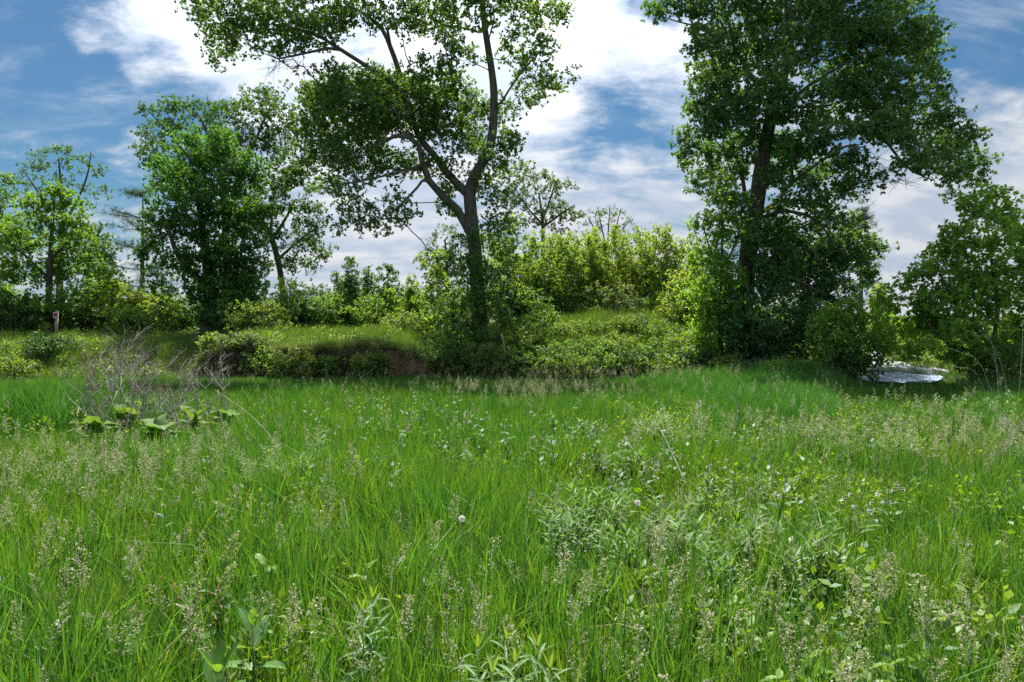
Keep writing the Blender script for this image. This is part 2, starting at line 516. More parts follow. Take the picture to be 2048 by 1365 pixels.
bp.inputs['Strength'].default_value = 0.8
bp.inputs['Distance'].default_value = 0.08
N.put(bp.inputs['Height'], N.m('ADD', n2, n1))
N.put(b.inputs['Normal'], bp.outputs[0])
finish(N, b.outputs[0])
g_o = mb.obj('ground', gm, None, True, 'structure')
g_o["label"] = "grassy meadow ground with an eroded reddish earth bank"

# ------------------------------------------------------------------ tree growing
def smooth_poly(pts, step):
    pts = np.asarray(pts, float)
    if len(pts) > 2:
        P = np.vstack([2 * pts[0] - pts[1], pts, 2 * pts[-1] - pts[-2]])
        out = []
        for k in range(1, len(P) - 2):
            n = max(1, int(np.linalg.norm(P[k + 1][:3] - P[k][:3]) / step))
            t = np.arange(n)[:, None] / n
            p0, p1, p2, p3 = P[k - 1], P[k], P[k + 1], P[k + 2]
            out.append(0.5 * ((2 * p1) + (-p0 + p2) * t + (2 * p0 - 5 * p1 + 4 * p2 - p3) * t ** 2 + (-p0 + 3 * p1 - 3 * p2 + p3) * t ** 3))
        out.append(pts[-1:])
        return np.vstack(out)
    n = max(1, int(np.linalg.norm(pts[1][:3] - pts[0][:3]) / step))
    t = np.arange(n + 1)[:, None] / n
    return pts[0] * (1 - t) + pts[1] * t

def grow(polys, attr, rng, w=0.35, step=0.45, tip=0.006, p=2.25, wiggle=0.10, zmin=-1e9):
    """polys: main axes as rows (x, y, z, r); attr: points the branches must reach (N,3)"""
    P, par, pl, rad, tagp = [], [], [], [], []
    for k, poly in enumerate(polys):
        q = smooth_poly(poly, step)
        start = 0
        if k == 0:
            prev = -1
        else:
            prev = int(np.argmin(np.linalg.norm(np.array(P) - q[0][:3], axis=1)))
            start = 1 if np.linalg.norm(P[prev] - q[0][:3]) < 0.35 else 0
        for r in q[start:]:
            P.append(r[:3].copy())
            par.append(prev)
            pl.append(0 if prev < 0 else pl[prev] + np.linalg.norm(P[-1] - P[prev]))
            rad.append(r[3])
            tagp.append(k)
            prev = len(P) - 1
    nm = len(P)
    N_ = len(attr)
    tips = np.full(N_, -1)
    if N_:
        PA = np.array(P)
        plA = np.array(pl)
        ok = PA[:, 2] > zmin
        idx = np.where(ok)[0] if ok.any() else np.arange(nm)
        D = np.linalg.norm(attr[:, None] - PA[idx][None], axis=2) + w * plA[idx][None]
        bi = D.argmin(1)
        best = D[np.arange(N_), bi]
        bnode = idx[bi]
        alive = np.ones(N_, bool)
        for _ in range(N_):
            a = int(np.argmin(np.where(alive, best, 1e18)))
            n = int(bnode[a])
            alive[a] = False
            s0, s1 = P[n], attr[a]
            L = np.linalg.norm(s1 - s0)
            d0 = P[n] - P[par[n]] if par[n] >= 0 else np.array([0, 0, 1.0])
            d0 = d0 / max(np.linalg.norm(d0), 1e-6)
            ctrl = s0 + (d0 * 0.45 + np.array([0, 0, 0.12])) * L * 0.5
            k = max(1, int(L / step + 0.5))
            new = []
            prev = n
            for q in range(1, k + 1):
                t = q / k
                pt = (1 - t) ** 2 * s0 + 2 * t * (1 - t) * ctrl + t * t * s1
                if q < k:
                    pt = pt + rng.normal(0, wiggle * L / k, 3)
                P.append(pt)
                par.append(prev)
                pl.append(pl[prev] + np.linalg.norm(pt - P[prev]))
                rad.append(-1)
                tagp.append(-1)
                prev = len(P) - 1
                new.append(prev)
            tips[a] = prev
            for c in new:
                dd = np.linalg.norm(attr - P[c], axis=1) + w * pl[c]
                better = dd < best
                best = np.where(better, dd, best)
                bnode = np.where(better, c, bnode)
    P = np.array(P)
    n = len(P)
    acc = np.zeros(n)
    kids = [[] for _ in range(n)]
    for c in range(n - 1, -1, -1):
        if acc[c] == 0:
            acc[c] = tip ** p
        if par[c] >= 0:
            acc[par[c]] += acc[c]
            kids[par[c]].append(c)
    r = acc ** (1 / p)
    for c in range(n):
        if rad[c] > 0:
            r[c] = rad[c]
        elif par[c] >= 0:
            r[c] = min(r[c], 0.75 * r[par[c]] if rad[par[c]] > 0 else r[par[c]])
    return P, par, kids, r, tagp, tips

def chains(P, par, kids, r, tagp):
    """(tag, points, radii) for each unbranched run"""
    n = len(P)
    main = [-1] * n
    for c in range(n):
        if kids[c]:
            main[c] = max(kids[c], key=lambda q: (tagp[q] == tagp[c] and tagp[c] >= 0, r[q]))
    out = []
    for c in range(n):
        if par[c] < 0 or main[par[c]] != c:
            pts, rr, cur = [], [], c
            if par[c] >= 0:
                pts.append(P[par[c]])
                rr.append(min(r[c] * 1.25, r[par[c]]))
            while cur >= 0:
                pts.append(P[cur])
                rr.append(r[cur])
                cur = main[cur]
            if len(pts) > 1:
                rr = np.array(rr)
                rr[-1] *= 0.5
                out.append((tagp[c], np.array(pts), rr))
    return out

def foliage(mb, tips, tdir, rng, subs, per, spread, size, template, droop=0.25, upb=0.8, twig=None, width=1.0):
    n = len(tips)
    tip = np.repeat(tips, subs, 0)
    d = np.repeat(tdir, subs, 0)
    off = rng.normal(0, 1, (n * subs, 3))
    off = norm(off) * (rng.random((n * subs, 1)) ** 0.5) * spread
    off[:, 2] *= 0.7
    st = tip + off + d * spread * 0.3
    if twig is not None:
        a, b_ = tip, st
        side = norm(np.cross(b_ - a, rng.normal(0, 1, a.shape))) * 0.006
        V = np.stack([a - side, a + side, b_], 1).reshape(-1, 3)
        twig.add(V, np.arange(len(V)).reshape(-1, 3))
    tt = np.repeat(rng.random(n), subs * per)
    pos = np.repeat(st, per, 0)
    ax = norm(rng.normal(0, 1, (len(pos), 3))) + np.repeat(norm(off), per, 0) * 0.5
    ax[:, 2] -= droop
    ax = norm(ax)
    sz = size * rng.uniform(0.65, 1.25, len(pos))
    pos = pos + ax * (sz * 0.12)[:, None]
    nr = rng.normal(0, 0.55, (len(pos), 3))
    nr[:, 2] += upb
    tint = np.clip(0.45 * tt + 0.55 * rng.random(len(pos)), 0, 1)
    if template is OAK:       # some leaves show their lobes, others are seen half closed
        k = rng.random(len(pos)) < 0.32
        mb.leaves(pos[k], ax[k], nr[k], sz[k], OAK, tint[k], width)
        mb.leaves(pos[~k], ax[~k], nr[~k], sz[~k], KITE, tint[~k], 1.15)
    else:
        mb.leaves(pos, ax, nr, sz, template, tint, width)

def blob_points(blobs, Y, rng, dens, depth=0.9, jit=2.0, world=False):
    """points inside ellipsoids given as (px, py, rx, ry[, dy]) in the photo at distance Y"""
    out = []
    for b in blobs:
        cx, cy, rx, ry = b[:4]
        dy = b[4] if len(b) > 4 else rng.uniform(-jit, jit)
        c = at(cx, cy, Y + dy)
        s = (Y + dy) / F
        n = max(2, int(round(dens * rx * ry * s * s * 3.14 + rng.random())))
        v = norm(rng.normal(0, 1, (n, 3))) * (rng.random((n, 1)) ** 0.42)
        rd = depth * math.sqrt(rx * ry) * s
        out.append(c + v * np.array([rx * s, rd, ry * s]))
    return np.vstack(out)

def limb_pts(poly, Y, k_=1.0):
    """rows (px, py, width_px[, dy]) -> (x, y, z, r)"""
    out = []
    for q in poly:
        dy = q[3] if len(q) > 3 else 0.0
        p = at(q[0], q[1], Y + dy)
        out.append((p[0], p[1], p[2], k_ * q[2] * 0.5 * (Y + dy) / F))
    return out

def make_tree(name, label, cat, Y, trunk, limbs, blobs, leaf, bark, seed, dens=3.0, subs=5, per=6, spread=0.45, size=0.14,
              template=KITE, depth=0.9, jit=2.0, w=0.35, droop=0.25, group=None, zmin=-1e9, step=0.45, extra=None, tip=0.006, bare=None, twigs=True, thin=0.62, wk=(1.0, 1.0)):
    rng = np.random.default_rng(seed)
    polys = [limb_pts(trunk, Y, wk[0])] + [limb_pts(l, Y, wk[1]) for l in limbs]
    if thin != 1:
        polys = [[(q[0], q[1], q[2], q[3] * (thin if i_ or q is not p_[0] else 1.0)) for q in p_] for i_, p_ in enumerate(polys)]
    x0, y0 = polys[0][0][0], polys[0][0][1]
    zb = H(x0, y0)
    polys[0][0] = (x0, y0, zb - 0.15, polys[0][0][3])
    A = blob_points(blobs, Y, rng, dens, depth, jit)
    nb = 0
    if bare:
        B = blob_points(bare, Y, rng, dens * 1.3, depth, 0.5)
        nb = len(B)
        A = np.vstack([A, B])
    A = A[A[:, 2] > height(A[:, 0], A[:, 1]) + 0.15] if not bare else A
    P, par, kids, r, tagp, tips = grow(polys, A, rng, w, step, tip, zmin=zmin)
    root = thing(name, label, cat, (x0, y0, zb), group)
    org = np.array([x0, y0, zb])
    tr, br = MB(), MB()
    lm = {}
    for tg, pts, rr in chains(P, par, kids, r, tagp):
        pts = pts - org
        if tg == 0:
            if len(pts) > 4 and pts[0][2] < 0.3:      # root flare
                fl = np.exp(-np.maximum(pts[:, 2], 0) / 0.5)
                rr = rr * (1 + 0.45 * fl)
            tr.tube(pts, rr, 12, True, None, 0.05, rng)
        elif tg > 0:
            lm.setdefault(tg, MB()).tube(pts, rr, 8, True, None, 0.04, rng)
        else:
            mx = rr.max()
            br.tube(pts, rr, 6 if mx > 0.04 else (4 if mx > 0.012 else 3), False)
    tr.obj('trunk', bark, root, True)
    for tg in sorted(lm):
        lm[tg].obj('limb', bark, root, True)
    if nb:
        for q in range(len(A) - nb, len(A)):          # bare twigs
            for _ in range(5):
                e = P[tips[q]] + rng.normal(0, 0.35, 3) - np.array([0, 0, 0.1])
                m_ = (P[tips[q]] + e) / 2 + rng.normal(0, 0.05, 3)
                br.tube(np.array([P[tips[q]], m_, e]) - org, [0.009, 0.007, 0.004], 3, False)
    cr = MB()
    T = tips[:len(A) - nb] if nb else tips
    td = norm(P[T] - P[[par[t] for t in T]])
    foliage(cr, P[T] - org, td, rng, subs, per, spread, size, template, droop, 0.8, br if twigs else None)
    br.obj('branches', bark, root, False, 'stuff')
    cr.obj('crown', leaf, root, False, 'stuff')
    return root

def make_shrub(name, label, cat, px, top, wpx, Y, leaf, seed, n=None, size=0.09, subs=4, per=6, spread=0.22, template=KITE, style='dome',
               depth=0.9, group=None, dy_base=0.0, stems=4, hz=None, link_only=False, droop=0.15):
    """a bush whose top the photo shows at (px, top), wpx wide"""
    rng = np.random.default_rng(seed)
    x = (px - CXP) / F * Y
    zb = H(x, Y)
    hgt = (EYE + (CYP - top) / F * Y) - zb if hz is None else hz
    hgt = max(hgt, 0.35)
    wr = wpx * 0.5 * Y / F
    vol = wr * hgt
    n = int((n or np.clip(16 + vol * 26, 20, 230)) * 1.7)
    if style == 'dome':
        v = norm(rng.normal(0, 1, (n, 3))) * (rng.random((n, 1)) ** 0.4)
        lob = 1 + 0.22 * np.sin(3 * np.arctan2(v[:, 1], v[:, 0]) + seed) + 0.12 * np.sin(5 * np.arctan2(v[:, 2], v[:, 0]) + seed * 2)
        A = np.stack([v[:, 0] * wr * lob, v[:, 1] * wr * depth * lob, (v[:, 2] * 0.5 + 0.5) * hgt * (0.86 + 0.14 * lob)], 1)
    else:   # sapling: several upright leaders with pointed tops
        k = stems
        lead = np.stack([rng.uniform(-.9, .9, k) * wr, rng.uniform(-.9, .9, k) * wr * depth, hgt * rng.uniform(0.58, 1.0, k)], 1)
        lead[0] = (0, 0, hgt)
        who = rng.integers(0, k, n)
        t = rng.random(n) ** 0.9
        rw = wr * 0.62 * (1 - t) ** 0.6 * (0.2 + rng.random(n) ** 1.6 * 1.1)
        an = rng.uniform(0, 6.283, n)
        A = np.stack([lead[who, 0] * (0.35 + 0.65 * t) + np.cos(an) * rw, lead[who, 1] * (0.35 + 0.65 * t) + np.sin(an) * rw,
                      0.12 * hgt + t * (lead[who, 2] - 0.12 * hgt)], 1)
        A = np.vstack([A, lead])
    A[:, 2] = np.maximum(A[:, 2], 0.05)
    r0 = 0.012 + 0.007 * hgt
    polys = [[(0, 0, -0.1, r0), (rng.normal(0, .05), rng.normal(0, .05), 0.25 * hgt, r0 * 0.8)]]
    for s_ in range(stems - 1):
        an = rng.uniform(0, 6.283)
        rr_ = wr * rng.uniform(.15, .4)
        polys.append([(0, 0, -0.05, r0 * .9), (math.cos(an) * rr_ * .4, math.sin(an) * rr_ * .4, 0.15 * hgt, r0 * .8), (math.cos(an) * rr_, math.sin(an) * rr_, 0.4 * hgt, r0 * .55)])
    P, par, kids, r, tagp, tips = grow(polys, A, rng, 0.3, max(0.25, hgt * 0.12), 0.004)
    root = thing(name, label, cat, (x, Y, zb), group)
    st = MB()
    for tg, pts, rr in chains(P, par, kids, r, tagp):
        st.tube(pts, rr, 5 if rr.max() > 0.02 else 3, False)
    cr = MB()
    td = norm(P[tips] - P[[par[t] for t in tips]])
    foliage(cr, P[tips], td, rng, subs, per, spread, size, template, droop, 0.8, st)
    st.obj('stems', M['twig'], root, False)
    cr.obj('foliage', leaf, root, False, 'stuff')
    return root

#TREES
# ------------------------------------------------------------------ the big open-crowned oak
OY = 30.0
make_tree('oak_tree', 'tall open-crowned oak with a forked grey trunk standing at the middle of the bank', 'tree', OY,
    [(966, 690, 46), (958, 610, 40), (953, 540, 36), (947, 475, 34), (943, 430, 33), (939, 390, 32), (950, 350, 27), (974, 310, 24), (985, 265, 22), (988, 190, 20), (981, 125, 18), (970, 60, 16), (965, 0, 14), (955, -80, 9)],
    [[(945, 470, 28), (930, 446, 25), (914, 419, 23), (885, 393, 21), (858, 362, 18, -.4), (846, 330, 16, -.6), (838, 292, 14, -.8), (819, 275, 13, -1), (790, 272, 11, -1.2), (765, 286, 8, -1.5), (735, 300, 5, -1.8)],
     [(938, 390, 26), (918, 372, 23), (893, 345, 20), (866, 308, 18), (838, 274, 17, .3), (818, 215, 16, .6), (797, 140, 14, 1), (781, 95, 13, 1.2), (766, 62, 11, 1.4), (740, 36, 9, 1.6), (690, 8, 6, 2)],
     [(818, 215, 14, .6), (790, 172, 13, .2), (752, 145, 12, -.3), (715, 121, 11, -.8), (682, 100, 10, -1.2), (649, 79, 8, -1.5), (615, 64, 6, -1.8), (560, 50, 4, -2)],
     [(690, 104, 8, -1.1), (655, 97, 8, -1.6), (620, 105, 7, -2.0), (582, 113, 6, -2.3), (557, 118, 5, -2.5), (520, 105, 3, -2.8)],
     [(781, 95, 9, 1.2), (775, 60, 8, 1), (800, 42, 7, .8), (822, 30, 6, .6), (824, 0, 5, .4)],
     [(852, 350, 8, -.5), (835, 375, 7, -1.2), (803, 408, 6, -2), (770, 438, 4, -2.6)],
     [(846, 332, 8, -.6), (812, 340, 7, -1.4), (765, 353, 6, -2.2), (703, 366, 5, -3), (657, 373, 3, -3.5)],
     [(987, 228, 7), (1003, 205, 6, -.6), (1030, 162, 5, -1.2), (1066, 118, 4, -1.7)],
     [(972, 70, 9), (958, 65, 8, .6), (923, 56, 7, 1.2), (881, 52, 6, 1.8), (848, 64, 4, 2.4)]],
    [(440, 45, 60, 48), (505, 60, 75, 48), (446, 112, 28, 30), (600, 40, 100, 50), (560, 15, 90, 40), (700, 25, 90, 45), (640, 70, 45, 26), (800, 20, 75, 45), (870, 35, 70, 45), (905, 105, 50, 45), (560, 95, 50, 25),
     (960, 20, 85, 40), (1060, 15, 75, 30), (1105, 15, 40, 22), (400, 5, 40, 22), (1075, 55, 14, 10),
     (500, -60, 150, 55), (700, -80, 150, 75), (900, -90, 170, 75), (1050, -60, 110, 55),
     (1045, 150, 32, 26), (1085, 105, 40, 34), (1112, 150, 40, 18), (1060, 190, 36, 20), (1022, 105, 25, 32), (1000, 225, 42, 34), (1012, 290, 36, 30), (1030, 340, 28, 22), (1090, 165, 40, 16), (1040, 60, 25, 18),
     (655, 170, 50, 40), (705, 190, 80, 55), (640, 230, 50, 40), (720, 240, 90, 46), (790, 190, 75, 42), (800, 250, 80, 36), (870, 190, 65, 55), (690, 300, 65, 38), (640, 320, 42, 38), (760, 310, 65, 30), (880, 260, 55, 42), (620, 200, 26, 42),
     (930, 220, 45, 50), (940, 285, 46, 44), (740, 165, 60, 30), (840, 150, 40, 34),
     (760, 340, 66, 24), (700, 372, 48, 24), (655, 372, 30, 34), (720, 410, 42, 20), (760, 442, 58, 22), (700, 447, 32, 16), (790, 400, 36, 20), (835, 335, 42, 24), (890, 375, 26, 28), (805, 430, 22, 14),
     (960, 355, 36, 34), (898, 415, 20, 26), (1000, 395, 30, 26), (980, 310, 44, 34), (985, 445, 30, 34), (870, 330, 40, 26), (660, 190, 60, 40), (740, 210, 80, 50), (800, 220, 80, 46), (700, 270, 70, 46), (860, 230, 60, 50), (780, 170, 70, 40), (680, 320, 46, 30), (900, 180, 40, 40), (620, 260, 30, 40),
     (945, 480, 26, 24, -.9), (930, 540, 50, 36, -1), (975, 550, 40, 36, -1), (920, 600, 60, 36, -1), (985, 610, 50, 40, -1), (950, 660, 60, 28, -1), (1010, 500, 40, 34, -.5)],
    M['oak'], M['bark'], 11, dens=7.4, subs=9, per=8, spread=0.46, size=0.136, template=OAK, depth=0.9, jit=2.2, zmin=2.0,
    thin=1, wk=(0.78, 0.74), bare=[(560, 125, 40, 18, -2), (600, 130, 30, 14, -2)])

# ------------------------------------------------------------------ the dense oak on the right
make_tree('oak_tree', 'dense dark green oak with a wide leaning crown at the right end of the mound', 'tree', 28.0,
    [(1478, 705, 50), (1484, 640, 44), (1491, 560, 40), (1497, 500, 38), (1508, 430, 37), (1517, 380, 35), (1524, 330, 31), (1535, 270, 28), (1549, 200, 25), (1570, 140, 21), (1580, 70, 18), (1576, -10, 14), (1570, -100, 9)],
    [[(1517, 385, 22), (1540, 362, 20), (1565, 338, 18, -.5), (1597, 310, 17, -1), (1639, 286, 15, -1.5), (1689, 266, 13, -2), (1734, 258, 11, -2.4), (1771, 282, 9, -2.7), (1796, 315, 8, -3), (1825, 344, 6, -3.2), (1862, 360, 4, -3.5)],
     [(1508, 432, 18), (1548, 408, 16, .6), (1581, 368, 14, 1.2), (1635, 327, 11, 1.8), (1689, 294, 8, 2.4), (1722, 290, 5, 2.8)],
     [(1505, 450, 14), (1525, 435, 13, -.5), (1573, 422, 11, -1.2), (1614, 430, 9, -1.8), (1643, 451, 7, -2.3), (1668, 488, 5, -2.8), (1700, 520, 3, -3)],
     [(1510, 425, 14), (1490, 392, 13, .6), (1485, 352, 11, 1), (1466, 290, 8, 1.5), (1440, 230, 5, 2)],
     [(1549, 205, 14), (1500, 150, 12, .5), (1457, 75, 10, 1), (1440, 41, 9, 1.2), (1424, 15, 6, 1.4)],
     [(1457, 75, 8, 1), (1430, 62, 7, .8), (1400, 54, 6, .4), (1355, 44, 4, 0), (1310, 28, 3, -.4)],
     [(1540, 250, 14), (1570, 212, 12, -.8), (1620, 170, 10, -1.6), (1690, 128, 7, -2.4), (1760, 90, 4, -3)],
     [(1585, 205, 10, -1), (1600, 215, 9, -.2), (1676, 207, 8, .6), (1720, 175, 6, 1.4), (1790, 150, 4, 2)],
     [(1490, 580, 12), (1530, 560, 10, -1), (1590, 560, 7, -2), (1650, 590, 4, -3)]],
    [(1330, 8, 40, 18), (1300, 18, 26, 12), (1390, 22, 55, 34), (1480, 20, 90, 55), (1580, 10, 100, 55), (1700, 10, 100, 50), (1800, 20, 50, 35), (1838, 62, 36, 45), (1450, -80, 150, 70), (1650, -90, 170, 80), (1600, -170, 150, 70),
     (1408, 95, 36, 34), (1450, 120, 60, 55), (1402, 165, 24, 34), (1420, 205, 40, 46), (1440, 250, 55, 46), (1378, 275, 26, 26), (1410, 312, 44, 38), (1392, 370, 26, 18), (1460, 340, 50, 46), (1368, 300, 18, 14), (1390, 225, 20, 20),
     (1520, 100, 80, 60), (1600, 90, 80, 60), (1560, 180, 90, 66), (1480, 200, 70, 60), (1500, 285, 66, 55), (1600, 250, 66, 36), (1580, 300, 46, 34),
     (1700, 70, 90, 60), (1780, 90, 80, 60), (1852, 120, 40, 48), (1700, 150, 90, 46), (1790, 170, 80, 46), (1862, 180, 36, 40), (1720, 222, 90, 34), (1810, 240, 80, 36), (1882, 232, 36, 36), (1926, 262, 32, 32),
     (1900, 300, 58, 36), (1938, 332, 38, 34), (1845, 310, 56, 30), (1890, 352, 42, 16), (1800, 280, 46, 24), (1690, 190, 56, 36), (1898, 388, 10, 12), (1955, 352, 20, 18),
     (1680, 330, 54, 20), (1730, 362, 46, 20), (1690, 380, 44, 20), (1640, 405, 44, 22), (1600, 390, 44, 24), (1560, 340, 40, 30), (1620, 350, 40, 22),
     (1690, 465, 56, 34), (1655, 440, 54, 26), (1738, 498, 40, 24), (1700, 535, 54, 34), (1640, 505, 60, 40), (1580, 470, 50, 36), (1590, 560, 70, 50), (1665, 580, 50, 34), (1565, 620, 66, 46), (1530, 660, 60, 34),
     (1480, 655, 46, 30), (1610, 640, 50, 32), (1530, 510, 36, 55), (1560, 420, 34, 24), (1540, 580, 36, 40),
     (1478, 610, 44, 46, -1.4), (1500, 650, 60, 34, -1.6), (1510, 470, 30, 40, -1.2), (1480, 420, 26, 26, -1), (1550, 540, 50, 50, -1), (1600, 510, 60, 46, 0), (1650, 540, 60, 40, .5), (1620, 600, 60, 40, 0), (1570, 660, 60, 30, -.5), (1690, 500, 50, 30, 0), (1560, 460, 50, 36, .5),
     (1610, 300, 50, 30, -2.5), (1660, 270, 60, 26, -3), (1720, 262, 60, 26, -3.4), (1760, 245, 50, 26, -3.4), (1560, 350, 40, 26, -2), (1830, 330, 50, 22, -3.6), (1700, 320, 40, 16, -2)],
    M['oak_dark'], M['bark2'], 12, dens=8.6, subs=10, per=8, spread=0.46, size=0.144, template=OAK, depth=0.85, jit=2.4, zmin=4.0,
    thin=1, wk=(0.9, 0.66), bare=[(1760, 330, 30, 18, -2.5), (1810, 365, 30, 14, -3), (1720, 440, 20, 25, -2), (1480, 520, 25, 40, -0.8)])

# ------------------------------------------------------------------ left group
make_tree('maple_tree', 'broad dark green maple with a low fork and vine-clad trunk, left of the open oak', 'tree', 36.0,
    [(424, 690, 50), (421, 610, 42), (416, 545, 34), (409, 480, 26), (398, 410, 18), (385, 345, 12), (375, 300, 7)],
    [[(421, 575, 24), (395, 555, 22, -.5), (362, 520, 18, -1), (345, 485, 13, -1.5), (335, 440, 8, -2)],
     [(418, 555, 22), (438, 510, 20, .3), (450, 465, 18, .5), (459, 420, 16, .7), (470, 365, 11, 1), (480, 300, 7, 1.2), (490, 250, 4, 1.5)]],
    [(390, 300, 56, 26), (370, 340, 50, 36), (420, 335, 50, 44), (340, 390, 46, 40), (400, 400, 66, 46), (460, 370, 46, 46), (320, 450, 42, 38), (370, 460, 56, 40), (430, 450, 50, 40), (480, 430, 36, 40), (310, 500, 34, 30),
     (350, 520, 40, 30), (440, 300, 40, 34), (490, 330, 40, 40), (500, 480, 30, 34), (470, 520, 44, 40), (500, 550, 40, 40), (400, 600, 34, 50), (440, 610, 40, 50), (480, 600, 36, 36), (330, 560, 34, 26), (380, 280, 26, 16), (420, 650, 50, 24), (470, 560, 50, 40), (395, 545, 50, 40), (430, 500, 60, 40), (515, 430, 36, 36), (450, 300, 44, 36), (340, 350, 36, 30)],
    M['maple'], M['bark2'], 21, dens=6, subs=10, per=8, spread=0.48, size=0.17, template=KITE, depth=0.8, jit=1.8, zmin=3.2)
make_tree('elm_tree', 'taller airy elm rising behind the dark maple on the left', 'tree', 42.0,
    [(455, 690, 30), (455, 560, 26), (450, 430, 22), (440, 340, 16), (420, 280, 10), (400, 235, 5)],
    [[(452, 440, 16), (490, 340, 12, .5), (520, 260, 8, 1), (545, 205, 4, 1.2)], [(448, 400, 12), (390, 330, 9, -.6), (340, 270, 6, -1), (300, 225, 3, -1.2)]],
    [(300, 222, 26, 16), (310, 260, 34, 26), (350, 220, 40, 26), (400, 225, 44, 26), (450, 210, 44, 24), (350, 270, 36, 34), (300, 310, 26, 30), (430, 260, 44, 34), (500, 200, 40, 26), (540, 190, 34, 26), (500, 250, 50, 36), (560, 230, 40, 36),
     (540, 290, 50, 40), (590, 260, 30, 30), (310, 360, 22, 28), (600, 320, 36, 36), (560, 340, 46, 36), (600, 360, 36, 26), (500, 300, 40, 36), (285, 290, 14, 14)],
    M['elm'], M['bark2'], 22, dens=4.5, subs=9, per=8, spread=0.5, size=0.155, depth=0.7, jit=2.0, zmin=6)
make_tree('leaning_tree', 'slim tree with a pale leaning trunk and domed crown right of the dark maple', 'tree', 44.0,
    [(575, 690, 22), (566, 580, 20), (553, 510, 18), (538, 465, 16), (510, 435, 12), (490, 425, 8)],
    [[(545, 480, 12), (570, 440, 9, .5), (590, 400, 6, 1)], [(555, 520, 10), (600, 480, 7, -.5), (635, 455, 4, -1)], [(540, 470, 10), (545, 420, 7), (550, 375, 4)]],
    [(530, 390, 44, 30), (580, 380, 50, 30), (550, 430, 50, 30), (610, 420, 40, 30), (630, 460, 28, 26), (600, 480, 40, 30), (500, 410, 26, 26), (640, 500, 20, 24), (560, 480, 40, 26), (625, 530, 26, 22), (580, 530, 36, 22)],
    M['elm'], M['bark'], 23, dens=5, subs=8, per=8, spread=0.46, size=0.16, depth=0.7, jit=1.5, zmin=5)
make_tree('walnut_tree', 'bright green spreading tree with a straight dark trunk behind the sign', 'tree', 37.5,
    [(95, 690, 24), (97, 620, 20), (99, 560, 17), (102, 500, 14), (106, 440, 9), (110, 390, 5)],
    [[(98, 560, 10), (60, 520, 8, -.6), (25, 490, 4, -1)], [(101, 520, 10), (140, 480, 7, .5), (170, 440, 4, 1)]],
    [(105, 385, 40, 18), (80, 410, 40, 22), (130, 410, 40, 24), (150, 440, 36, 24), (60, 450, 40, 26), (110, 450, 46, 28), (40, 490, 44, 28), (100, 500, 50, 30), (160, 490, 46, 28), (20, 540, 46, 30), (80, 550, 56, 30), (140, 545, 56, 30), (195, 530, 34, 26),
     (30, 600, 50, 30), (110, 600, 46, 26), (165, 595, 44, 26), (200, 575, 30, 20), (10, 460, 30, 30)],
    M['walnut'], M['bark2'], 24, dens=5.5, subs=9, per=8, spread=0.45, size=0.17, depth=0.85, jit=1.6, zmin=2.5)
make_tree('ash_tree', 'thin airy tree whose feathery top rises above the bright walnut at far left', 'tree', 50.0,
    [(120, 690, 22), (120, 560, 20), (122, 450, 15), (122, 380, 9), (118, 320, 4)],
    [[(121, 460, 9), (155, 400, 7), (175, 350, 5), (182, 305, 3)], [(121, 450, 9), (80, 390, 6), (50, 345, 3)]],
    [(60, 330, 30, 14), (85, 310, 26, 16), (110, 305, 22, 14), (135, 302, 20, 14), (150, 330, 26, 18), (180, 310, 14, 18), (190, 340, 20, 20), (110, 340, 40, 18), (60, 360, 34, 18), (180, 380, 24, 18), (205, 385, 14, 12), (120, 375, 40, 20), (40, 350, 20, 12), (165, 420, 20, 20), (70, 400, 30, 20)],
    M['elm'], M['bark2'], 25, dens=3, subs=7, per=6, spread=0.4, size=0.165, depth=0.7, jit=1.4, zmin=8)
make_tree('ash_tree', 'dark shaggy tree cut off by the left edge of the meadow view', 'tree', 43.0,
    [(-25, 690, 26), (-25, 560, 22), (-22, 450, 14), (-20, 370, 6)], [],
    [(-10, 355, 24, 16), (5, 385, 20, 16), (-30, 400, 40, 30), (-10, 440, 34, 30), (-20, 500, 50, 36), (-10, 560, 46, 34), (-40, 620, 60, 40), (20, 410, 12, 10)],
    M['shrub'], M['bark2'], 26, dens=5, subs=8, per=6, spread=0.5, size=0.22, depth=0.8, jit=1.4, zmin=3)
make_tree('dark_tree', 'dark round tree squeezed between the bright walnut and the pine', 'tree', 56.0,
    [(200, 690, 20), (200, 600, 18), (198, 520, 12), (196, 470, 6)], [],
    [(190, 470, 30, 20), (215, 500, 26, 22), (180, 510, 36, 26), (205, 545, 36, 26), (225, 580, 30, 26), (185, 590, 40, 30)],
    M['dark'], M['bark2'], 27, dens=4, subs=8, per=6, spread=0.6, size=0.24, depth=0.8, jit=1.0, zmin=3)

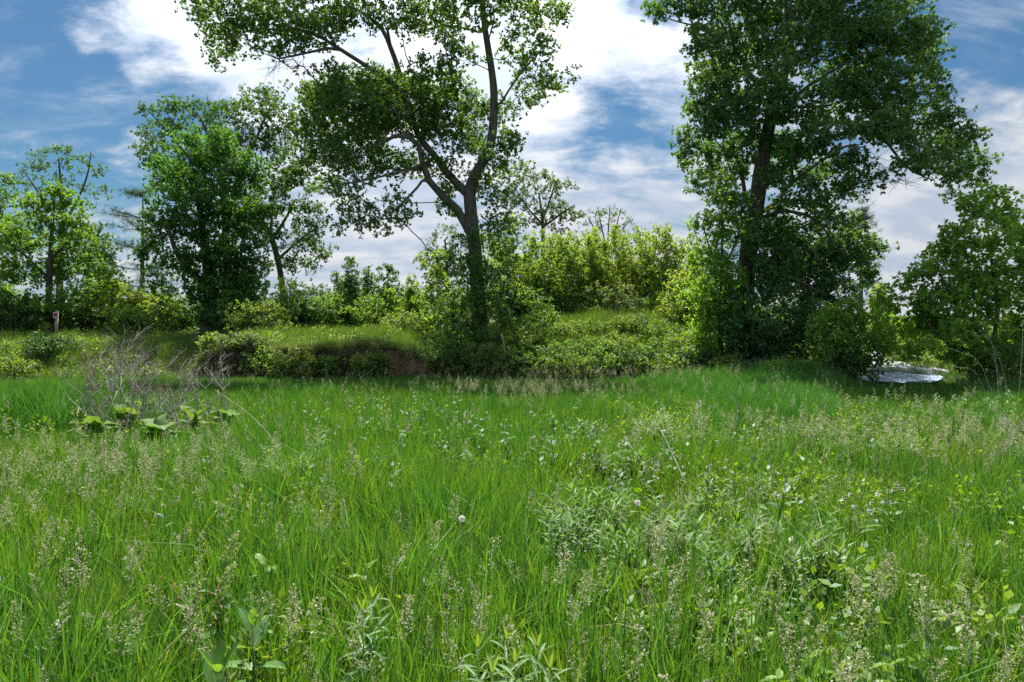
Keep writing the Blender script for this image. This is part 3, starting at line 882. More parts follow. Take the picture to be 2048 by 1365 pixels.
def make_pine(name, label, Y, px, base, top, tiers, seed, side=0):
    rng = np.random.default_rng(seed)
    x = (px - CXP) / F * Y
    zb = H(x, Y)
    s = Y / F
    org = np.array([x, Y, zb])
    root = thing(name, label, 'tree', org)
    tr, br, cr = MB(), MB(), MB()
    ztop = EYE + (CYP - top) * s - zb
    tr.tube([(0, 0, -.1), (0, 0, ztop * .5), (0.05, 0, ztop)], [.22, .15, .04], 8)
    pos, ax = [], []
    for (py, half, lean) in tiers:
        z = EYE + (CYP - py) * s - zb
        for k in range(9):
            an = rng.uniform(0, 6.283)
            L = half * s * rng.uniform(.55, 1.0)
            d = np.array([math.cos(an) + lean, math.sin(an), 0.12 + rng.normal(0, .08)])
            pts = [np.array([0, 0, z - 0.1])]
            for q in range(1, 6):
                t = q / 5
                pts.append(np.array([0, 0, z]) + d * L * t + np.array([0, 0, 0.25 * L * t * t * 0.6]))
            br.tube(pts, np.linspace(.04, .01, 6), 3, False)
            for q in range(26):
                t = rng.uniform(.3, 1.05)
                c = np.array([0, 0, z]) + d * L * t + np.array([0, 0, 0.15 * L * t * t]) + rng.normal(0, .16, 3)
                for w_ in range(7):
                    pos.append(c + rng.normal(0, .05, 3))
                    ax.append(d * 0.6 + rng.normal(0, .55, 3) + np.array([0, 0, .45]))
    pos, ax = np.array(pos), np.array(ax)
    cr.leaves(pos, ax, rng.normal(0, 1, pos.shape), rng.uniform(.16, .26, len(pos)), NEEDLE, rng.random(len(pos)))
    tr.obj('trunk', M['bark2'], root, True)
    br.obj('branches', M['bark2'], root, False, 'stuff')
    cr.obj('crown', M['pine'], root, False, 'stuff')
    return root
make_pine('pine_tree', 'dark pine with drooping tiers sticking out left of the dark maple', 54.0, 285, 690, 380,
          [(392, 26, -.5), (436, 56, -.6), (462, 62, -.3), (500, 56, -.2), (540, 66, -.1), (575, 76, 0)], 31)
make_pine('pine_tree', 'small bluish pine top showing behind the right oak', 62.0, 1722, 690, 415,
          [(425, 16, 0), (440, 26, 0.1), (456, 30, 0), (474, 34, .1), (500, 40, 0), (540, 46, 0), (575, 50, 0), (610, 52, 0), (645, 54, 0)], 32)

# ------------------------------------------------------------------ distant trees between the oaks
make_tree('distant_tree', 'haze-tinted rounded tree beyond the thicket just right of the open oak', 'tree', 58.0,
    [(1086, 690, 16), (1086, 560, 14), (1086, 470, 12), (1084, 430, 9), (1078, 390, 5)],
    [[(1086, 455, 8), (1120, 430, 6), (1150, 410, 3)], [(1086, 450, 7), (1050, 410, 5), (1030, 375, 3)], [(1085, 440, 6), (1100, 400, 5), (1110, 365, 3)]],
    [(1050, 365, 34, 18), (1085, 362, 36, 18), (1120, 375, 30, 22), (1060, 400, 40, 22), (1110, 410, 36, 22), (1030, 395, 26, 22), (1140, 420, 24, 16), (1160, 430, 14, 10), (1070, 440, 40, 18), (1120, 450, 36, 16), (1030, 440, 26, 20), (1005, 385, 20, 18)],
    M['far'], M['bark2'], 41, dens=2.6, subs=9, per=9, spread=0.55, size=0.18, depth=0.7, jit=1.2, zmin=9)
make_tree('distant_tree', 'haze-tinted tree peeping out behind the lower left side of the open oak trunk', 'tree', 60.0,
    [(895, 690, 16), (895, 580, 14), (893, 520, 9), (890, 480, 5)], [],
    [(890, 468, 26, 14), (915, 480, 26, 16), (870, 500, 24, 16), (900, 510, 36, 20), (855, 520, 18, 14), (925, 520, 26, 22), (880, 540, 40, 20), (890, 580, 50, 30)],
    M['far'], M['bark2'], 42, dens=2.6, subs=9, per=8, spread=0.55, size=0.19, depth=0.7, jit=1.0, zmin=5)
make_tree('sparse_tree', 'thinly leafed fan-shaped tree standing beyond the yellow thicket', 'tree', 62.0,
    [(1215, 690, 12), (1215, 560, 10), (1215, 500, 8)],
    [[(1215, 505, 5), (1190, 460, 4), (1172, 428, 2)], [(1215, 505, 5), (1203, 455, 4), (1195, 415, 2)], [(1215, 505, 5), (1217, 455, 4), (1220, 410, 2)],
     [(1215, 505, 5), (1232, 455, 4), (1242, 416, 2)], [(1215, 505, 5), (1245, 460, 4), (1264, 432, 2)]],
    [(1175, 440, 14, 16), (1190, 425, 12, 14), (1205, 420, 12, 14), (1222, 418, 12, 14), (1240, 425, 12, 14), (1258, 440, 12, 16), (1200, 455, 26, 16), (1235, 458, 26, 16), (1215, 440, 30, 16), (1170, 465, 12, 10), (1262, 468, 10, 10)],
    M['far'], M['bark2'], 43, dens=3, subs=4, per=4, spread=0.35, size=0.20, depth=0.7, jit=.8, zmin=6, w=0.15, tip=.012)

# ------------------------------------------------------------------ right side
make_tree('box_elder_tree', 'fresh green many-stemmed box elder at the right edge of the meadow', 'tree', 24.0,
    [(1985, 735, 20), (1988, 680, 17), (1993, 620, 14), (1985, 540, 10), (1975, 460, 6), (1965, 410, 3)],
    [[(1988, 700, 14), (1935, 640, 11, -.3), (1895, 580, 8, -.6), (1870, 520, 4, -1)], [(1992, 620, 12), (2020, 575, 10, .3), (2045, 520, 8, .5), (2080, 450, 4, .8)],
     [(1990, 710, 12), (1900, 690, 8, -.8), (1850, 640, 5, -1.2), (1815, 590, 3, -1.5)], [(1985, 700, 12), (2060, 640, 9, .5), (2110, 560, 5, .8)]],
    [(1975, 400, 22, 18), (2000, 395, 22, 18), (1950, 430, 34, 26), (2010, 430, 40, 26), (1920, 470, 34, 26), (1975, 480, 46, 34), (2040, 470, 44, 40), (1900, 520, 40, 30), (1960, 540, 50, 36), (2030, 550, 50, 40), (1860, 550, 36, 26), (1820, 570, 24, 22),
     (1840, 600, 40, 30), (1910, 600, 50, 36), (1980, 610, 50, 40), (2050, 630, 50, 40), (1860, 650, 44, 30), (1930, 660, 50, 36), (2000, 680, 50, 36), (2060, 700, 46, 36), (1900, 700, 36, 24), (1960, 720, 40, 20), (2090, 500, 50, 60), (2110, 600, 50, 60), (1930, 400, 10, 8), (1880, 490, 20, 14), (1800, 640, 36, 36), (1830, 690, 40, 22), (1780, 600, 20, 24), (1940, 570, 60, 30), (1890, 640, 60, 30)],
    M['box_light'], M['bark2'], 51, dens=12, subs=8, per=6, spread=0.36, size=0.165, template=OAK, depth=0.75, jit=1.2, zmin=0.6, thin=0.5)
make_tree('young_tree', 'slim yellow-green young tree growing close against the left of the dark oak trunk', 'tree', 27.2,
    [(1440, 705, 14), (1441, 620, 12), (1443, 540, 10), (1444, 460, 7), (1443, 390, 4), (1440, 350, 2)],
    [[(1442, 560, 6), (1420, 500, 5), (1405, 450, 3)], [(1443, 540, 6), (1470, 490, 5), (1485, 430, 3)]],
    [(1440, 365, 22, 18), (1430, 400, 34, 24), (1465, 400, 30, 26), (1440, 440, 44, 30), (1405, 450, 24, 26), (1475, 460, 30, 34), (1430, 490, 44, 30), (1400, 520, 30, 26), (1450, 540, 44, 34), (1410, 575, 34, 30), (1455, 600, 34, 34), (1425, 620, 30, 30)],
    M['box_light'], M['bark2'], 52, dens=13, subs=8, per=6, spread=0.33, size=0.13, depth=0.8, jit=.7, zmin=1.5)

# ------------------------------------------------------------------ far wood closing the view behind everything
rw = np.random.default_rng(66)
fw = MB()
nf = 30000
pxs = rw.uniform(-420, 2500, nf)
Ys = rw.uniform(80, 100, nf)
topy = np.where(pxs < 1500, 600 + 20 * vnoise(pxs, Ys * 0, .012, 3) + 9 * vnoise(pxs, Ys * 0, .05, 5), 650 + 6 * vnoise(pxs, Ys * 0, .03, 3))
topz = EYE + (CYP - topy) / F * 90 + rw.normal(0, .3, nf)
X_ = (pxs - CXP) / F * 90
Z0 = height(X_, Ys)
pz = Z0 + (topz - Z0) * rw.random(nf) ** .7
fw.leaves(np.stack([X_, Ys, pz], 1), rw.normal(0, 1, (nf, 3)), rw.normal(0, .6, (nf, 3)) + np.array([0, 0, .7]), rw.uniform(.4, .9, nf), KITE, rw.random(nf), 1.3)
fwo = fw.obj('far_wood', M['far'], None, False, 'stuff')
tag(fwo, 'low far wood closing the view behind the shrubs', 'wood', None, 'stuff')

#SHRUBS
# ------------------------------------------------------------------ shrubs and saplings, each its own plant
make_shrub('shrub', 'dark shrub at the foot of the tree on the left edge', 'shrub', 10, 585, 170, 36.5, M['dark'], 101, size=0.17, subs=5)
make_shrub('shrub', 'dark undergrowth bush right of the sign post below the bright walnut', 'shrub', 165, 600, 120, 38.5, M['dark'], 102, size=0.17, subs=5)
make_shrub('shrub', 'dark low bush directly behind the sign post', 'shrub', 80, 615, 110, 39.0, M['dark'], 120, size=0.17, subs=5)
make_shrub('shrub', 'yellow-green bush between the bright walnut and the dark maple', 'shrub', 238, 560, 110, 39.0, M['yellow'], 103, size=0.15, subs=5)
make_shrub('shrub', 'yellow-green bush touching the left side of the dark maple', 'shrub', 305, 575, 110, 40.0, M['yellow'], 104, size=0.15, subs=5)
make_shrub('shrub', 'mid green bush low in front of the left yellow-green bushes', 'shrub', 262, 612, 90, 35.5, M['shrub'], 105, size=0.14, subs=5)
make_shrub('shrub', 'mid green bush at the left foot of the dark maple', 'shrub', 345, 600, 100, 37.0, M['shrub'], 106, size=0.14, subs=5)
make_shrub('shrub', 'dense green bush hugging the right foot of the dark maple', 'shrub', 480, 545, 90, 37.5, M['maple'], 107, size=0.15, subs=5)
make_shrub('shrub', 'rounded yellowish shrub mound on the bank right of the dark maple', 'shrub', 512, 600, 135, 33.0, M['bramble'], 108, size=0.12, subs=5)
make_shrub('shrub', 'dark glossy bush beside the rounded yellowish mound', 'shrub', 605, 590, 76, 35.0, M['dark'], 109, size=0.16, subs=5)
make_shrub('shrub', 'tangled olive bush behind the dark glossy bush', 'shrub', 575, 560, 120, 38.5, M['shrub'], 110, size=0.14, subs=5)
make_shrub('sapling', 'tall upright sapling poking above the hedge left of the gap of sky', 'sapling', 698, 520, 90, 38.0, M['elm'], 111, size=0.14, style='sapling', stems=6)
make_shrub('sapling', 'pair-topped sapling in the middle of the low sky gap', 'sapling', 762, 533, 74, 39.0, M['elm'], 112, size=0.14, style='sapling', stems=5)
make_shrub('shrub', 'broad mid green bush below the tall upright sapling', 'shrub', 660, 588, 110, 36.5, M['shrub'], 113, size=0.14, subs=5)
make_shrub('shrub', 'tall green bush filling the hedge right of the leaning tree', 'shrub', 640, 572, 130, 40.0, M['elm'], 170, size=0.13, subs=5)
make_shrub('shrub', 'light green bush closing the hedge below the middle of the low sky gap', 'shrub', 722, 568, 130, 41.0, M['box'], 171, size=0.13, subs=5)
make_shrub('shrub', 'feathery green bush closing the hedge at the right end of the low sky gap', 'shrub', 798, 572, 120, 39.0, M['elm'], 172, size=0.13, subs=5)
make_shrub('shrub', 'light green bush covering the left side of the dark oak trunk', 'shrub', 1432, 505, 130, 27.0, M['box_light'], 173, size=0.13, subs=5, n=150)
make_shrub('shrub', 'fresh green bush right of the upright saplings', 'shrub', 750, 592, 120, 36.0, M['shrub'], 114, size=0.14, subs=5)
make_shrub('sapling', 'pale leafy sapling left of the open oak trunk', 'sapling', 822, 556, 90, 36.0, M['box'], 115, size=0.14, style='sapling', stems=5)
make_shrub('shrub', 'low spreading bush under the pale sapling left of the oak', 'shrub', 820, 618, 120, 33.0, M['bramble'], 116, size=0.12, subs=5)
make_shrub('sapling', 'bright box elder sapling leaning out left of the open oak trunk', 'sapling', 875, 505, 105, 31.5, M['box'], 117, size=0.15, style='sapling', stems=6, n=85)
make_shrub('sapling', 'leafy box elder sapling hiding the right side of the oak trunk', 'sapling', 1015, 440, 130, 31.8, M['box'], 118, size=0.15, style='sapling', stems=7, n=120)
make_shrub('shrub', 'leafy bush wrapped round the foot of the open oak', 'shrub', 925, 560, 120, 29.2, M['box_light'], 119, size=0.13, subs=5, n=60)
make_shrub('shrub', 'very dark bush on the mound right of the open oak', 'shrub', 1028, 575, 110, 33.0, M['dark'], 121, size=0.15, subs=5)
make_shrub('sapling', 'leafy sapling on the mound slope between the dark bush and the thicket', 'sapling', 1098, 605, 90, 30.6, M['shrub'], 122, size=0.12, style='sapling', stems=4)
make_shrub('shrub', 'round grey-green honeysuckle bush in front of the yellow thicket', 'shrub', 1226, 565, 112, 34.0, M['pale'], 123, size=0.11, subs=5)
make_shrub('shrub', 'yellow-green bush between the thicket and the dark oak', 'shrub', 1385, 535, 110, 32.0, M['yellow'], 124, size=0.13, subs=5)
make_shrub('shrub', 'small pale bush alone on the grassy mound slope', 'shrub', 1282, 628, 60, 30.8, M['pale'], 125, size=0.10)
for k, (px, top, wd, Y, mt, lab) in enumerate([
        (1062, 482, 90, 36.5, 'box', 'sapling at the left end of the yellow-green thicket, next to the oak'),
        (1112, 470, 80, 38.0, 'yellow', 'yellow-green sapling standing below the haze-tinted rounded tree'),
        (1150, 478, 76, 36.0, 'box', 'thicket sapling with dark stems left of the honeysuckle bush'),
        (1192, 462, 80, 38.5, 'yellow', 'bright yellow sapling straight under the fan-shaped sparse tree'),
        (1232, 455, 76, 37.0, 'yellow', 'tall yellow sapling directly above the round honeysuckle bush'),
        (1272, 455, 70, 39.0, 'yellow', 'slender pointed sapling right of the fan-shaped sparse tree'),
        (1306, 474, 76, 37.0, 'box', 'green thicket sapling right of the honeysuckle bush'),
        (1342, 480, 74, 38.5, 'yellow', 'pointed sapling near the right end of the thicket'),
        (1378, 472, 66, 39.5, 'box', 'last thicket sapling, half hidden by the young tree at the dark oak')]):
    make_shrub('sapling', lab, 'sapling', px, top, wd * 2.0, Y, M[mt], 140 + k, size=0.125, style='sapling', stems=10, n=340, subs=4, per=6, spread=0.26, group='saplings of the yellow-green thicket')
for k, (px, top, wd, Y, mt, lab) in enumerate([
        (1080, 560, 90, 35.0, 'shrub', 'green understory bush at the left foot of the thicket'),
        (1160, 585, 90, 34.6, 'shrub', 'green understory bush left of the honeysuckle bush'),
        (1310, 580, 96, 35.0, 'shrub', 'green understory bush right of the honeysuckle bush'),
        (1350, 610, 80, 33.0, 'dark', 'dark low bush between the honeysuckle bush and the dark oak')]):
    make_shrub('shrub', lab, 'shrub', px, top, wd, Y, M[mt], 155 + k, size=0.13, subs=5)
make_shrub('shrub', 'pale box elder bush in front of the gap right of the dark oak', 'shrub', 1690, 588, 150, 24.5, M['box_light'], 160, size=0.13, subs=5, n=190)
make_shrub('sapling', 'yellowish young box elder filling the gap behind the white plastic', 'sapling', 1765, 575, 90, 33.0, M['yellow'], 161, size=0.15, style='sapling', stems=5)
make_shrub('shrub', 'yellow-green bush sprawling behind the white plastic sheets', 'shrub', 1840, 640, 130, 34.0, M['bramble'], 162, size=0.12, subs=5)
make_shrub('shrub', 'low yellowish creeper growing over the white plastic ridge', 'shrub', 1850, 700, 120, 28.6, M['bramble'], 163, size=0.09, n=70)
make_shrub('shrub', 'shady bush under the box elder at the right edge', 'shrub', 1990, 670, 170, 23.0, M['shrub'], 164, size=0.12, subs=5)
make_shrub('shrub', 'dark bush at the foot of the dark oak trunk', 'shrub', 1530, 640, 170, 26.6, M['dark'], 165, size=0.13, subs=5, n=170)
make_shrub('shrub', 'dark low bush beside the left end of the white plastic', 'shrub', 1700, 690, 90, 24.0, M['dark'], 166, size=0.11)
# brambles and scrub on the bank face
SCRUB = [
    (30, 720, 60, 26.0, 'bramble', 'small yellowish weed clump at the far left foot of the bank'),
    (95, 672, 80, 28.5, 'dark', 'dark low juniper-like bush on the slope below the sign'),
    (425, 672, 40, 27.4, 'bramble', 'small bright bush on the bank edge above the dead weeds'),
    (485, 672, 70, 27.0, 'pale', 'pale leafy bush on the bank edge left of the cut face'),
    (530, 700, 60, 26.6, 'shrub', 'green bramble hanging down the left part of the cut bank'),
    (560, 715, 44, 26.2, 'bramble', 'yellow-green bramble at the foot of the cut bank'),
    (603, 698, 40, 26.4, 'bramble', 'bramble draped over the cut bank below the glossy bush'),
    (655, 712, 36, 26.7, 'shrub', 'thin creeper over the dark middle of the cut bank'),
    (725, 712, 34, 26.3, 'bramble', 'leafy bramble left of the bare red soil'),
    (762, 706, 22, 26.6, 'shrub', 'small green shrub beside the bare red soil'),
    (925, 650, 110, 28.0, 'shrub', 'spreading bush at the left root of the open oak above the bank'),
    (905, 678, 90, 27.0, 'shrub', 'overhanging shrub right of the bare red soil'),
    (975, 690, 80, 26.3, 'bramble', 'leafy bramble on the bank straight below the oak trunk'),
    (985, 655, 60, 27.6, 'shrub', 'bush on the bank just right of the oak trunk'),
    (1035, 660, 70, 27.4, 'bramble', 'bramble high on the bank right of the oak trunk'),
    (1070, 625, 60, 28.6, 'shrub', 'upright shrub on the upper bank right of the oak'),
    (1050, 700, 80, 26.4, 'shrub', 'green scrub at the bank foot right of the oak'),
    (1100, 690, 90, 26.8, 'shrub', 'green scrub at the bank foot below the small sapling'),
    (1135, 715, 70, 26.0, 'bramble', 'low yellowish bramble at the meadow edge below the mound'),
    (1165, 680, 80, 27.2, 'shrub', 'green scrub half way up the mound'),
    (1200, 705, 80, 26.3, 'shrub', 'scrub at the mound foot below the honeysuckle bush'),
    (1235, 670, 70, 27.8, 'bramble', 'bramble in the grass below the small pale bush'),
    (1260, 700, 80, 26.5, 'dark', 'dark scrub in the middle of the mound foot'),
    (1310, 680, 70, 27.4, 'shrub', 'green scrub on the mound right of the small pale bush'),
    (1330, 715, 70, 26.0, 'bramble', 'low bramble at the meadow edge left of the dark oak'),
    (1385, 700, 80, 26.4, 'dark', 'dark scrub at the mound foot near the dark oak'),
    (1420, 690, 70, 26.6, 'shrub', 'green scrub just left of the dark oak'),
    (1455, 715, 60, 25.4, 'bramble', 'yellowish bramble in front of the dark oak'),
    (1400, 660, 70, 28.6, 'shrub', 'bush on the mound shoulder beside the young tree'),
    (1130, 652, 70, 29.4, 'bramble', 'yellowish bush on the upper mound right of the small sapling'),
    (1178, 645, 60, 30.2, 'shrub', 'green bush on the mound crest left of the honeysuckle bush'),
    (1215, 685, 70, 27.2, 'shrub', 'green scrub on the lower mound below the honeysuckle bush'),
    (1245, 640, 50, 30.6, 'bramble', 'small bramble at the foot of the honeysuckle bush'),
    (1325, 648, 70, 29.6, 'shrub', 'green bush on the mound crest right of the small pale bush'),
    (1355, 672, 60, 28.2, 'bramble', 'yellowish bramble on the right mound slope'),
]
for k, (px, top, wd, Y, mt, lab) in enumerate(SCRUB):
    make_shrub('bush', lab, 'bush', px, top - 4, wd * 1.3, Y, M[mt], 200 + k, size=0.10, subs=4, per=6, spread=0.2, stems=5, n=int(26 + wd * 0.7), group='scrub along the earth bank')

#PLASTIC
# ------------------------------------------------------------------ white plastic sheets in the gap on the right
def sheet(label, rows, mat, seed, name='plastic_sheet', edge=True):
    """rows: list of polylines (px, py, Y) from front to back; a thin sheet with folds draped over the ground"""
    rng = np.random.default_rng(seed)
    G = []
    n = 34
    for row in rows:
        q = np.array([at(*p) for p in row])
        t = np.linspace(0, len(q) - 1, n)
        i0 = np.clip(t.astype(int), 0, len(q) - 2)
        fr = (t - i0)[:, None]
        G.append(q[i0] * (1 - fr) + q[i0 + 1] * fr)
    G = np.array(G)
    m = len(rows) * 5 - 4
    tt = np.linspace(0, len(rows) - 1, m)
    i0 = np.clip(tt.astype(int), 0, len(rows) - 2)
    fr = (tt - i0)[:, None, None]
    S = G[i0] * (1 - fr) + G[i0 + 1] * fr
    u_ = np.linspace(0, 1, n)
    tap = np.clip(np.minimum(u_, 1 - u_) * 22, 0.3, 1) ** .5
    tap = tap * (1 + 0.30 * vnoise(u_ * 14, u_ * 0, 1.0, seed))
    mean = S.mean(0, keepdims=True)
    S = mean + (S - mean) * tap[None, :, None]
    S[..., 2] += 0.02 * vnoise(S[..., 0], S[..., 1], 2.0, seed) + rng.normal(0, .0008, S.shape[:2])
    S[..., 1] += 0.006 * vnoise(S[..., 0], S[..., 2], 4.0, seed)
    org = S[0, 0].copy()
    V = np.concatenate([S.reshape(-1, 3), (S - np.array([0, -.01, .02])).reshape(-1, 3)]) - org
    i = np.arange(m - 1)[:, None] * n
    j = np.arange(n - 1)[None]
    q = np.stack([i + j, i + j + 1, i + n + j + 1, i + n + j], -1).reshape(-1, 4)
    mbx = MB()
    mbx.add(V, [q, q[:, ::-1] + m * n])
    o = mbx.obj(name, mat, None, True)
    o.location = org
    tag(o, label, 'plastic sheet')
    return o
s1 = sheet('plastic strip with blue sky reflection in its colour, lying lowest in front of the white ridge', [[(1708, 760, 24.6), (1800, 765, 24.3), (1880, 763, 24.4)], [(1712, 748, 25.4), (1800, 750, 25.2), (1885, 754, 25.2)], [(1714, 744, 26.2), (1800, 746, 26.1), (1888, 752, 25.9)]], M['sky_sheen_blue'], 5)
s2 = sheet('long white plastic ridge behind the bluish strip', [[(1738, 743, 26.7), (1800, 746, 26.6), (1895, 752, 26.4)], [(1740, 732, 26.9), (1800, 734, 26.8), (1898, 743, 26.6)], [(1742, 728, 27.8), (1800, 730, 27.7), (1900, 740, 27.5)]], M['plastic'], 6)
s3 = sheet('broken white plastic seen through the creeper above the long ridge', [[(1742, 729, 29.0), (1800, 732, 29.0), (1872, 740, 28.8)], [(1746, 720, 29.4), (1800, 724, 29.4), (1875, 732, 29.2)]], M['plastic'], 7)
s4 = sheet('small white plastic scrap left of the creeper, second from the top', [[(1736, 718, 31.5), (1755, 718, 31.5), (1775, 722, 31.4)], [(1738, 705, 32.0), (1752, 704, 32.0), (1772, 712, 31.8)]], M['plastic'], 8)
s5 = sheet('topmost white plastic scrap in the gap beside the dark oak', [[(1722, 694, 35.0), (1745, 692, 35.0), (1765, 698, 34.8)], [(1726, 684, 35.6), (1745, 682, 35.6), (1762, 690, 35.4)]], M['plastic'], 9)

#GRASS
# ------------------------------------------------------------------ grass
def tuft(name, mat, nbl, rad, hmin, hmax, wd, lean, seed, segs=3, curve=0.5):
    rng = np.random.default_rng(seed)
    mbx = MB()
    for k in range(nbl):
        a = rng.uniform(0, 6.283)
        rr = rad * math.sqrt(rng.random())
        h = rng.uniform(hmin, hmax)
        la = rng.uniform(0, 6.283)
        ln = abs(rng.normal(0, lean))
        d = np.array([math.cos(la), math.sin(la), 0])
        fa = rng.uniform(0, 3.1416)
        sd = np.array([math.cos(fa), math.sin(fa), 0])
        base = np.array([rr * math.cos(a), rr * math.sin(a), -0.03])
        t = np.linspace(0, 1, segs + 1)
        cv = curve * rng.uniform(.3, 1.6)
        c = base + d * (h * (ln * t + cv * ln * t ** 3))[:, None] + np.array([0, 0, 1.0]) * (h * (t - 0.30 * cv * ln * t ** 3))[:, None]
        wv = wd * rng.uniform(.7, 1.3) * np.array([.8, 1.0, .75, 0.06] if segs == 3 else [.9, .9, .05])
        V = np.stack([c - sd * wv[:, None] / 2, c + sd * wv[:, None] / 2], 1).reshape(-1, 3)
        i = np.arange(segs) * 2
        mbx.add(V, np.stack([i, i + 1, i + 3, i + 2], -1), rng.random())
    return bpy.data.objects.new(name, mbx.mesh(name, mat))

def panicle(name, seed, h=0.7, head=0.2, dens=12, wide=0.05, lean=0.12, spk=0.012):
    rng = np.random.default_rng(seed)
    st, hd = MB(), MB()
    la = rng.uniform(0, 6.283)
    d = np.array([math.cos(la), math.sin(la), 0])
    t = np.linspace(0, 1, 7)
    c = d * (h * lean * t ** 2.2)[:, None] + np.array([0, 0, 1.0]) * (h * (t - .03 * t ** 3))[:, None]
    c[0, 2] = -0.03
    st.tube(c, np.linspace(.0016, .0008, 7), 3, False)
    P_, A_ = [], []
    for k in range(dens):
        f = k / (dens - 1)
        zt = 1 - head / h * (1 - f)
        p = np.array([np.interp(zt, t, c[:, q]) for q in range(3)])
        L = wide * (1 - f) ** 0.8 + 0.012
        for b in range(rng.integers(2, 5)):
            an = rng.uniform(0, 6.283)
            dr = np.array([math.cos(an), math.sin(an), rng.uniform(.2, .9)])
            dr /= np.linalg.norm(dr)
            e = p + dr * L * rng.uniform(.6, 1.2)
            s_ = np.cross(dr, [0, 0, 1.0])
            s_ = s_ / np.linalg.norm(s_) * 0.0006
            hd.add([p - s_, p + s_, e], [(0, 1, 2)], 0.2)
            for q in range(rng.integers(2, 5)):
                u = rng.uniform(.35, 1.05)
                P_.append(p + (e - p) * u + rng.normal(0, .003, 3))
                A_.append(dr + rng.normal(0, .4, 3))
    P_, A_ = np.array(P_), np.array(A_)
    hd.leaves(P_, A_, rng.normal(0, 1, P_.shape), rng.uniform(.7, 1.3, len(P_)) * spk, KITE, rng.random(len(P_)))
    return st, hd

def joined_panicle(name, *a, **k):
    st, hd = panicle(name, *a, **k)
    me = MB()
    for src, mi in ((st, 0), (hd, 1)):
        for v, tn in zip(src.v, src.t):
            pass
    n0 = st.n
    me.v = st.v + hd.v
    me.t = st.t + hd.t
    me.f = st.f + [f + n0 for f in hd.f]
    me.n = st.n + hd.n
    nst = sum(len(f) for f in st.f)
    mesh = me.mesh(name, [M['seedstem'], M['seed']])
    idx = np.zeros(len(mesh.polygons), np.int32)
    idx[nst:] = 1
    mesh.polygons.foreach_set("material_index", idx)
    return bpy.data.objects.new(name, mesh)

def scatter(name, label, cat, protos, pts, scl, rng, tilt=0.10, lean=None):
    """one stuff object: protos instanced on points by geometry nodes"""
    n = len(pts)
    me = bpy.data.meshes.new(name)
    me.vertices.add(n)
    me.vertices.foreach_set("co", np.asarray(pts, np.float32).ravel())
    rot = np.stack([rng.normal(0, tilt, n), rng.normal(0, tilt, n), rng.uniform(0, 6.283, n)], 1).astype(np.float32)
    if lean is not None:
        rot[:, 0] += lean
        rot[:, 2] = rng.normal(0, .5, n)
    a = me.attributes.new("rot", 'FLOAT_VECTOR', 'POINT')
    a.data.foreach_set("vector", rot.ravel())
    a = me.attributes.new("scl", 'FLOAT_VECTOR', 'POINT')
    a.data.foreach_set("vector", np.asarray(scl, np.float32).ravel())
    a = me.attributes.new("pick", 'INT', 'POINT')
    a.data.foreach_set("value", rng.integers(0, len(protos), n).astype(np.int32))
    me.update()
    o = link(name, me, None, 'stuff')
    tag(o, label, cat, None, 'stuff')
    ng = bpy.data.node_groups.new(name + "_scatter", 'GeometryNodeTree')
    ng.interface.new_socket("Geometry", in_out='INPUT', socket_type='NodeSocketGeometry')
    ng.interface.new_socket("Geometry", in_out='OUTPUT', socket_type='NodeSocketGeometry')
    L = ng.links.new
    gi = ng.nodes.new('NodeGroupInput')
    go = ng.nodes.new('NodeGroupOutput')
    ins = ng.nodes.new('GeometryNodeInstanceOnPoints')
    jn = ng.nodes.new('GeometryNodeJoinGeometry')
    for p in protos:
        oi = ng.nodes.new('GeometryNodeObjectInfo')
        oi.inputs['Object'].default_value = p
        oi.inputs['As Instance'].default_value = True
        L(oi.outputs['Geometry'], jn.inputs[0])
    L(gi.outputs[0], ins.inputs['Points'])
    L(jn.outputs[0], ins.inputs['Instance'])
    ins.inputs['Pick Instance'].default_value = True
    for nm, ty, sk in (("rot", 'FLOAT_VECTOR', 'Rotation'), ("scl", 'FLOAT_VECTOR', 'Scale'), ("pick", 'INT', 'Instance Index')):
        na = ng.nodes.new('GeometryNodeInputNamedAttribute')
        na.data_type = ty
        na.inputs['Name'].default_value = nm
        L(na.outputs['Attribute'], ins.inputs[sk])
    L(ins.outputs[0], go.inputs[0])
    md = o.modifiers.new("scatter", 'NODES')
    md.node_group = ng
    return o

def wedge(y0, y1, dens, rng, pad=2.5, slope=0.78):
    """uniform random ground points in the strip y0..y1 in front of the viewer"""
    area = (y1 - y0) * (slope * (y0 + y1) + 2 * pad)
    n = int(area * dens)
    y = rng.uniform(y0, y1, int(n * 2.2))
    hw = slope * np.maximum(y, 0) + pad
    k_ = rng.random(len(y)) < hw / (slope * y1 + pad)
    y, hw = y[k_][:n], hw[k_][:n]
    n = len(y)
    return rng.uniform(-1, 1, n) * hw, y

def put(x, y):
    return np.stack([x, y, height(x, y)], 1)

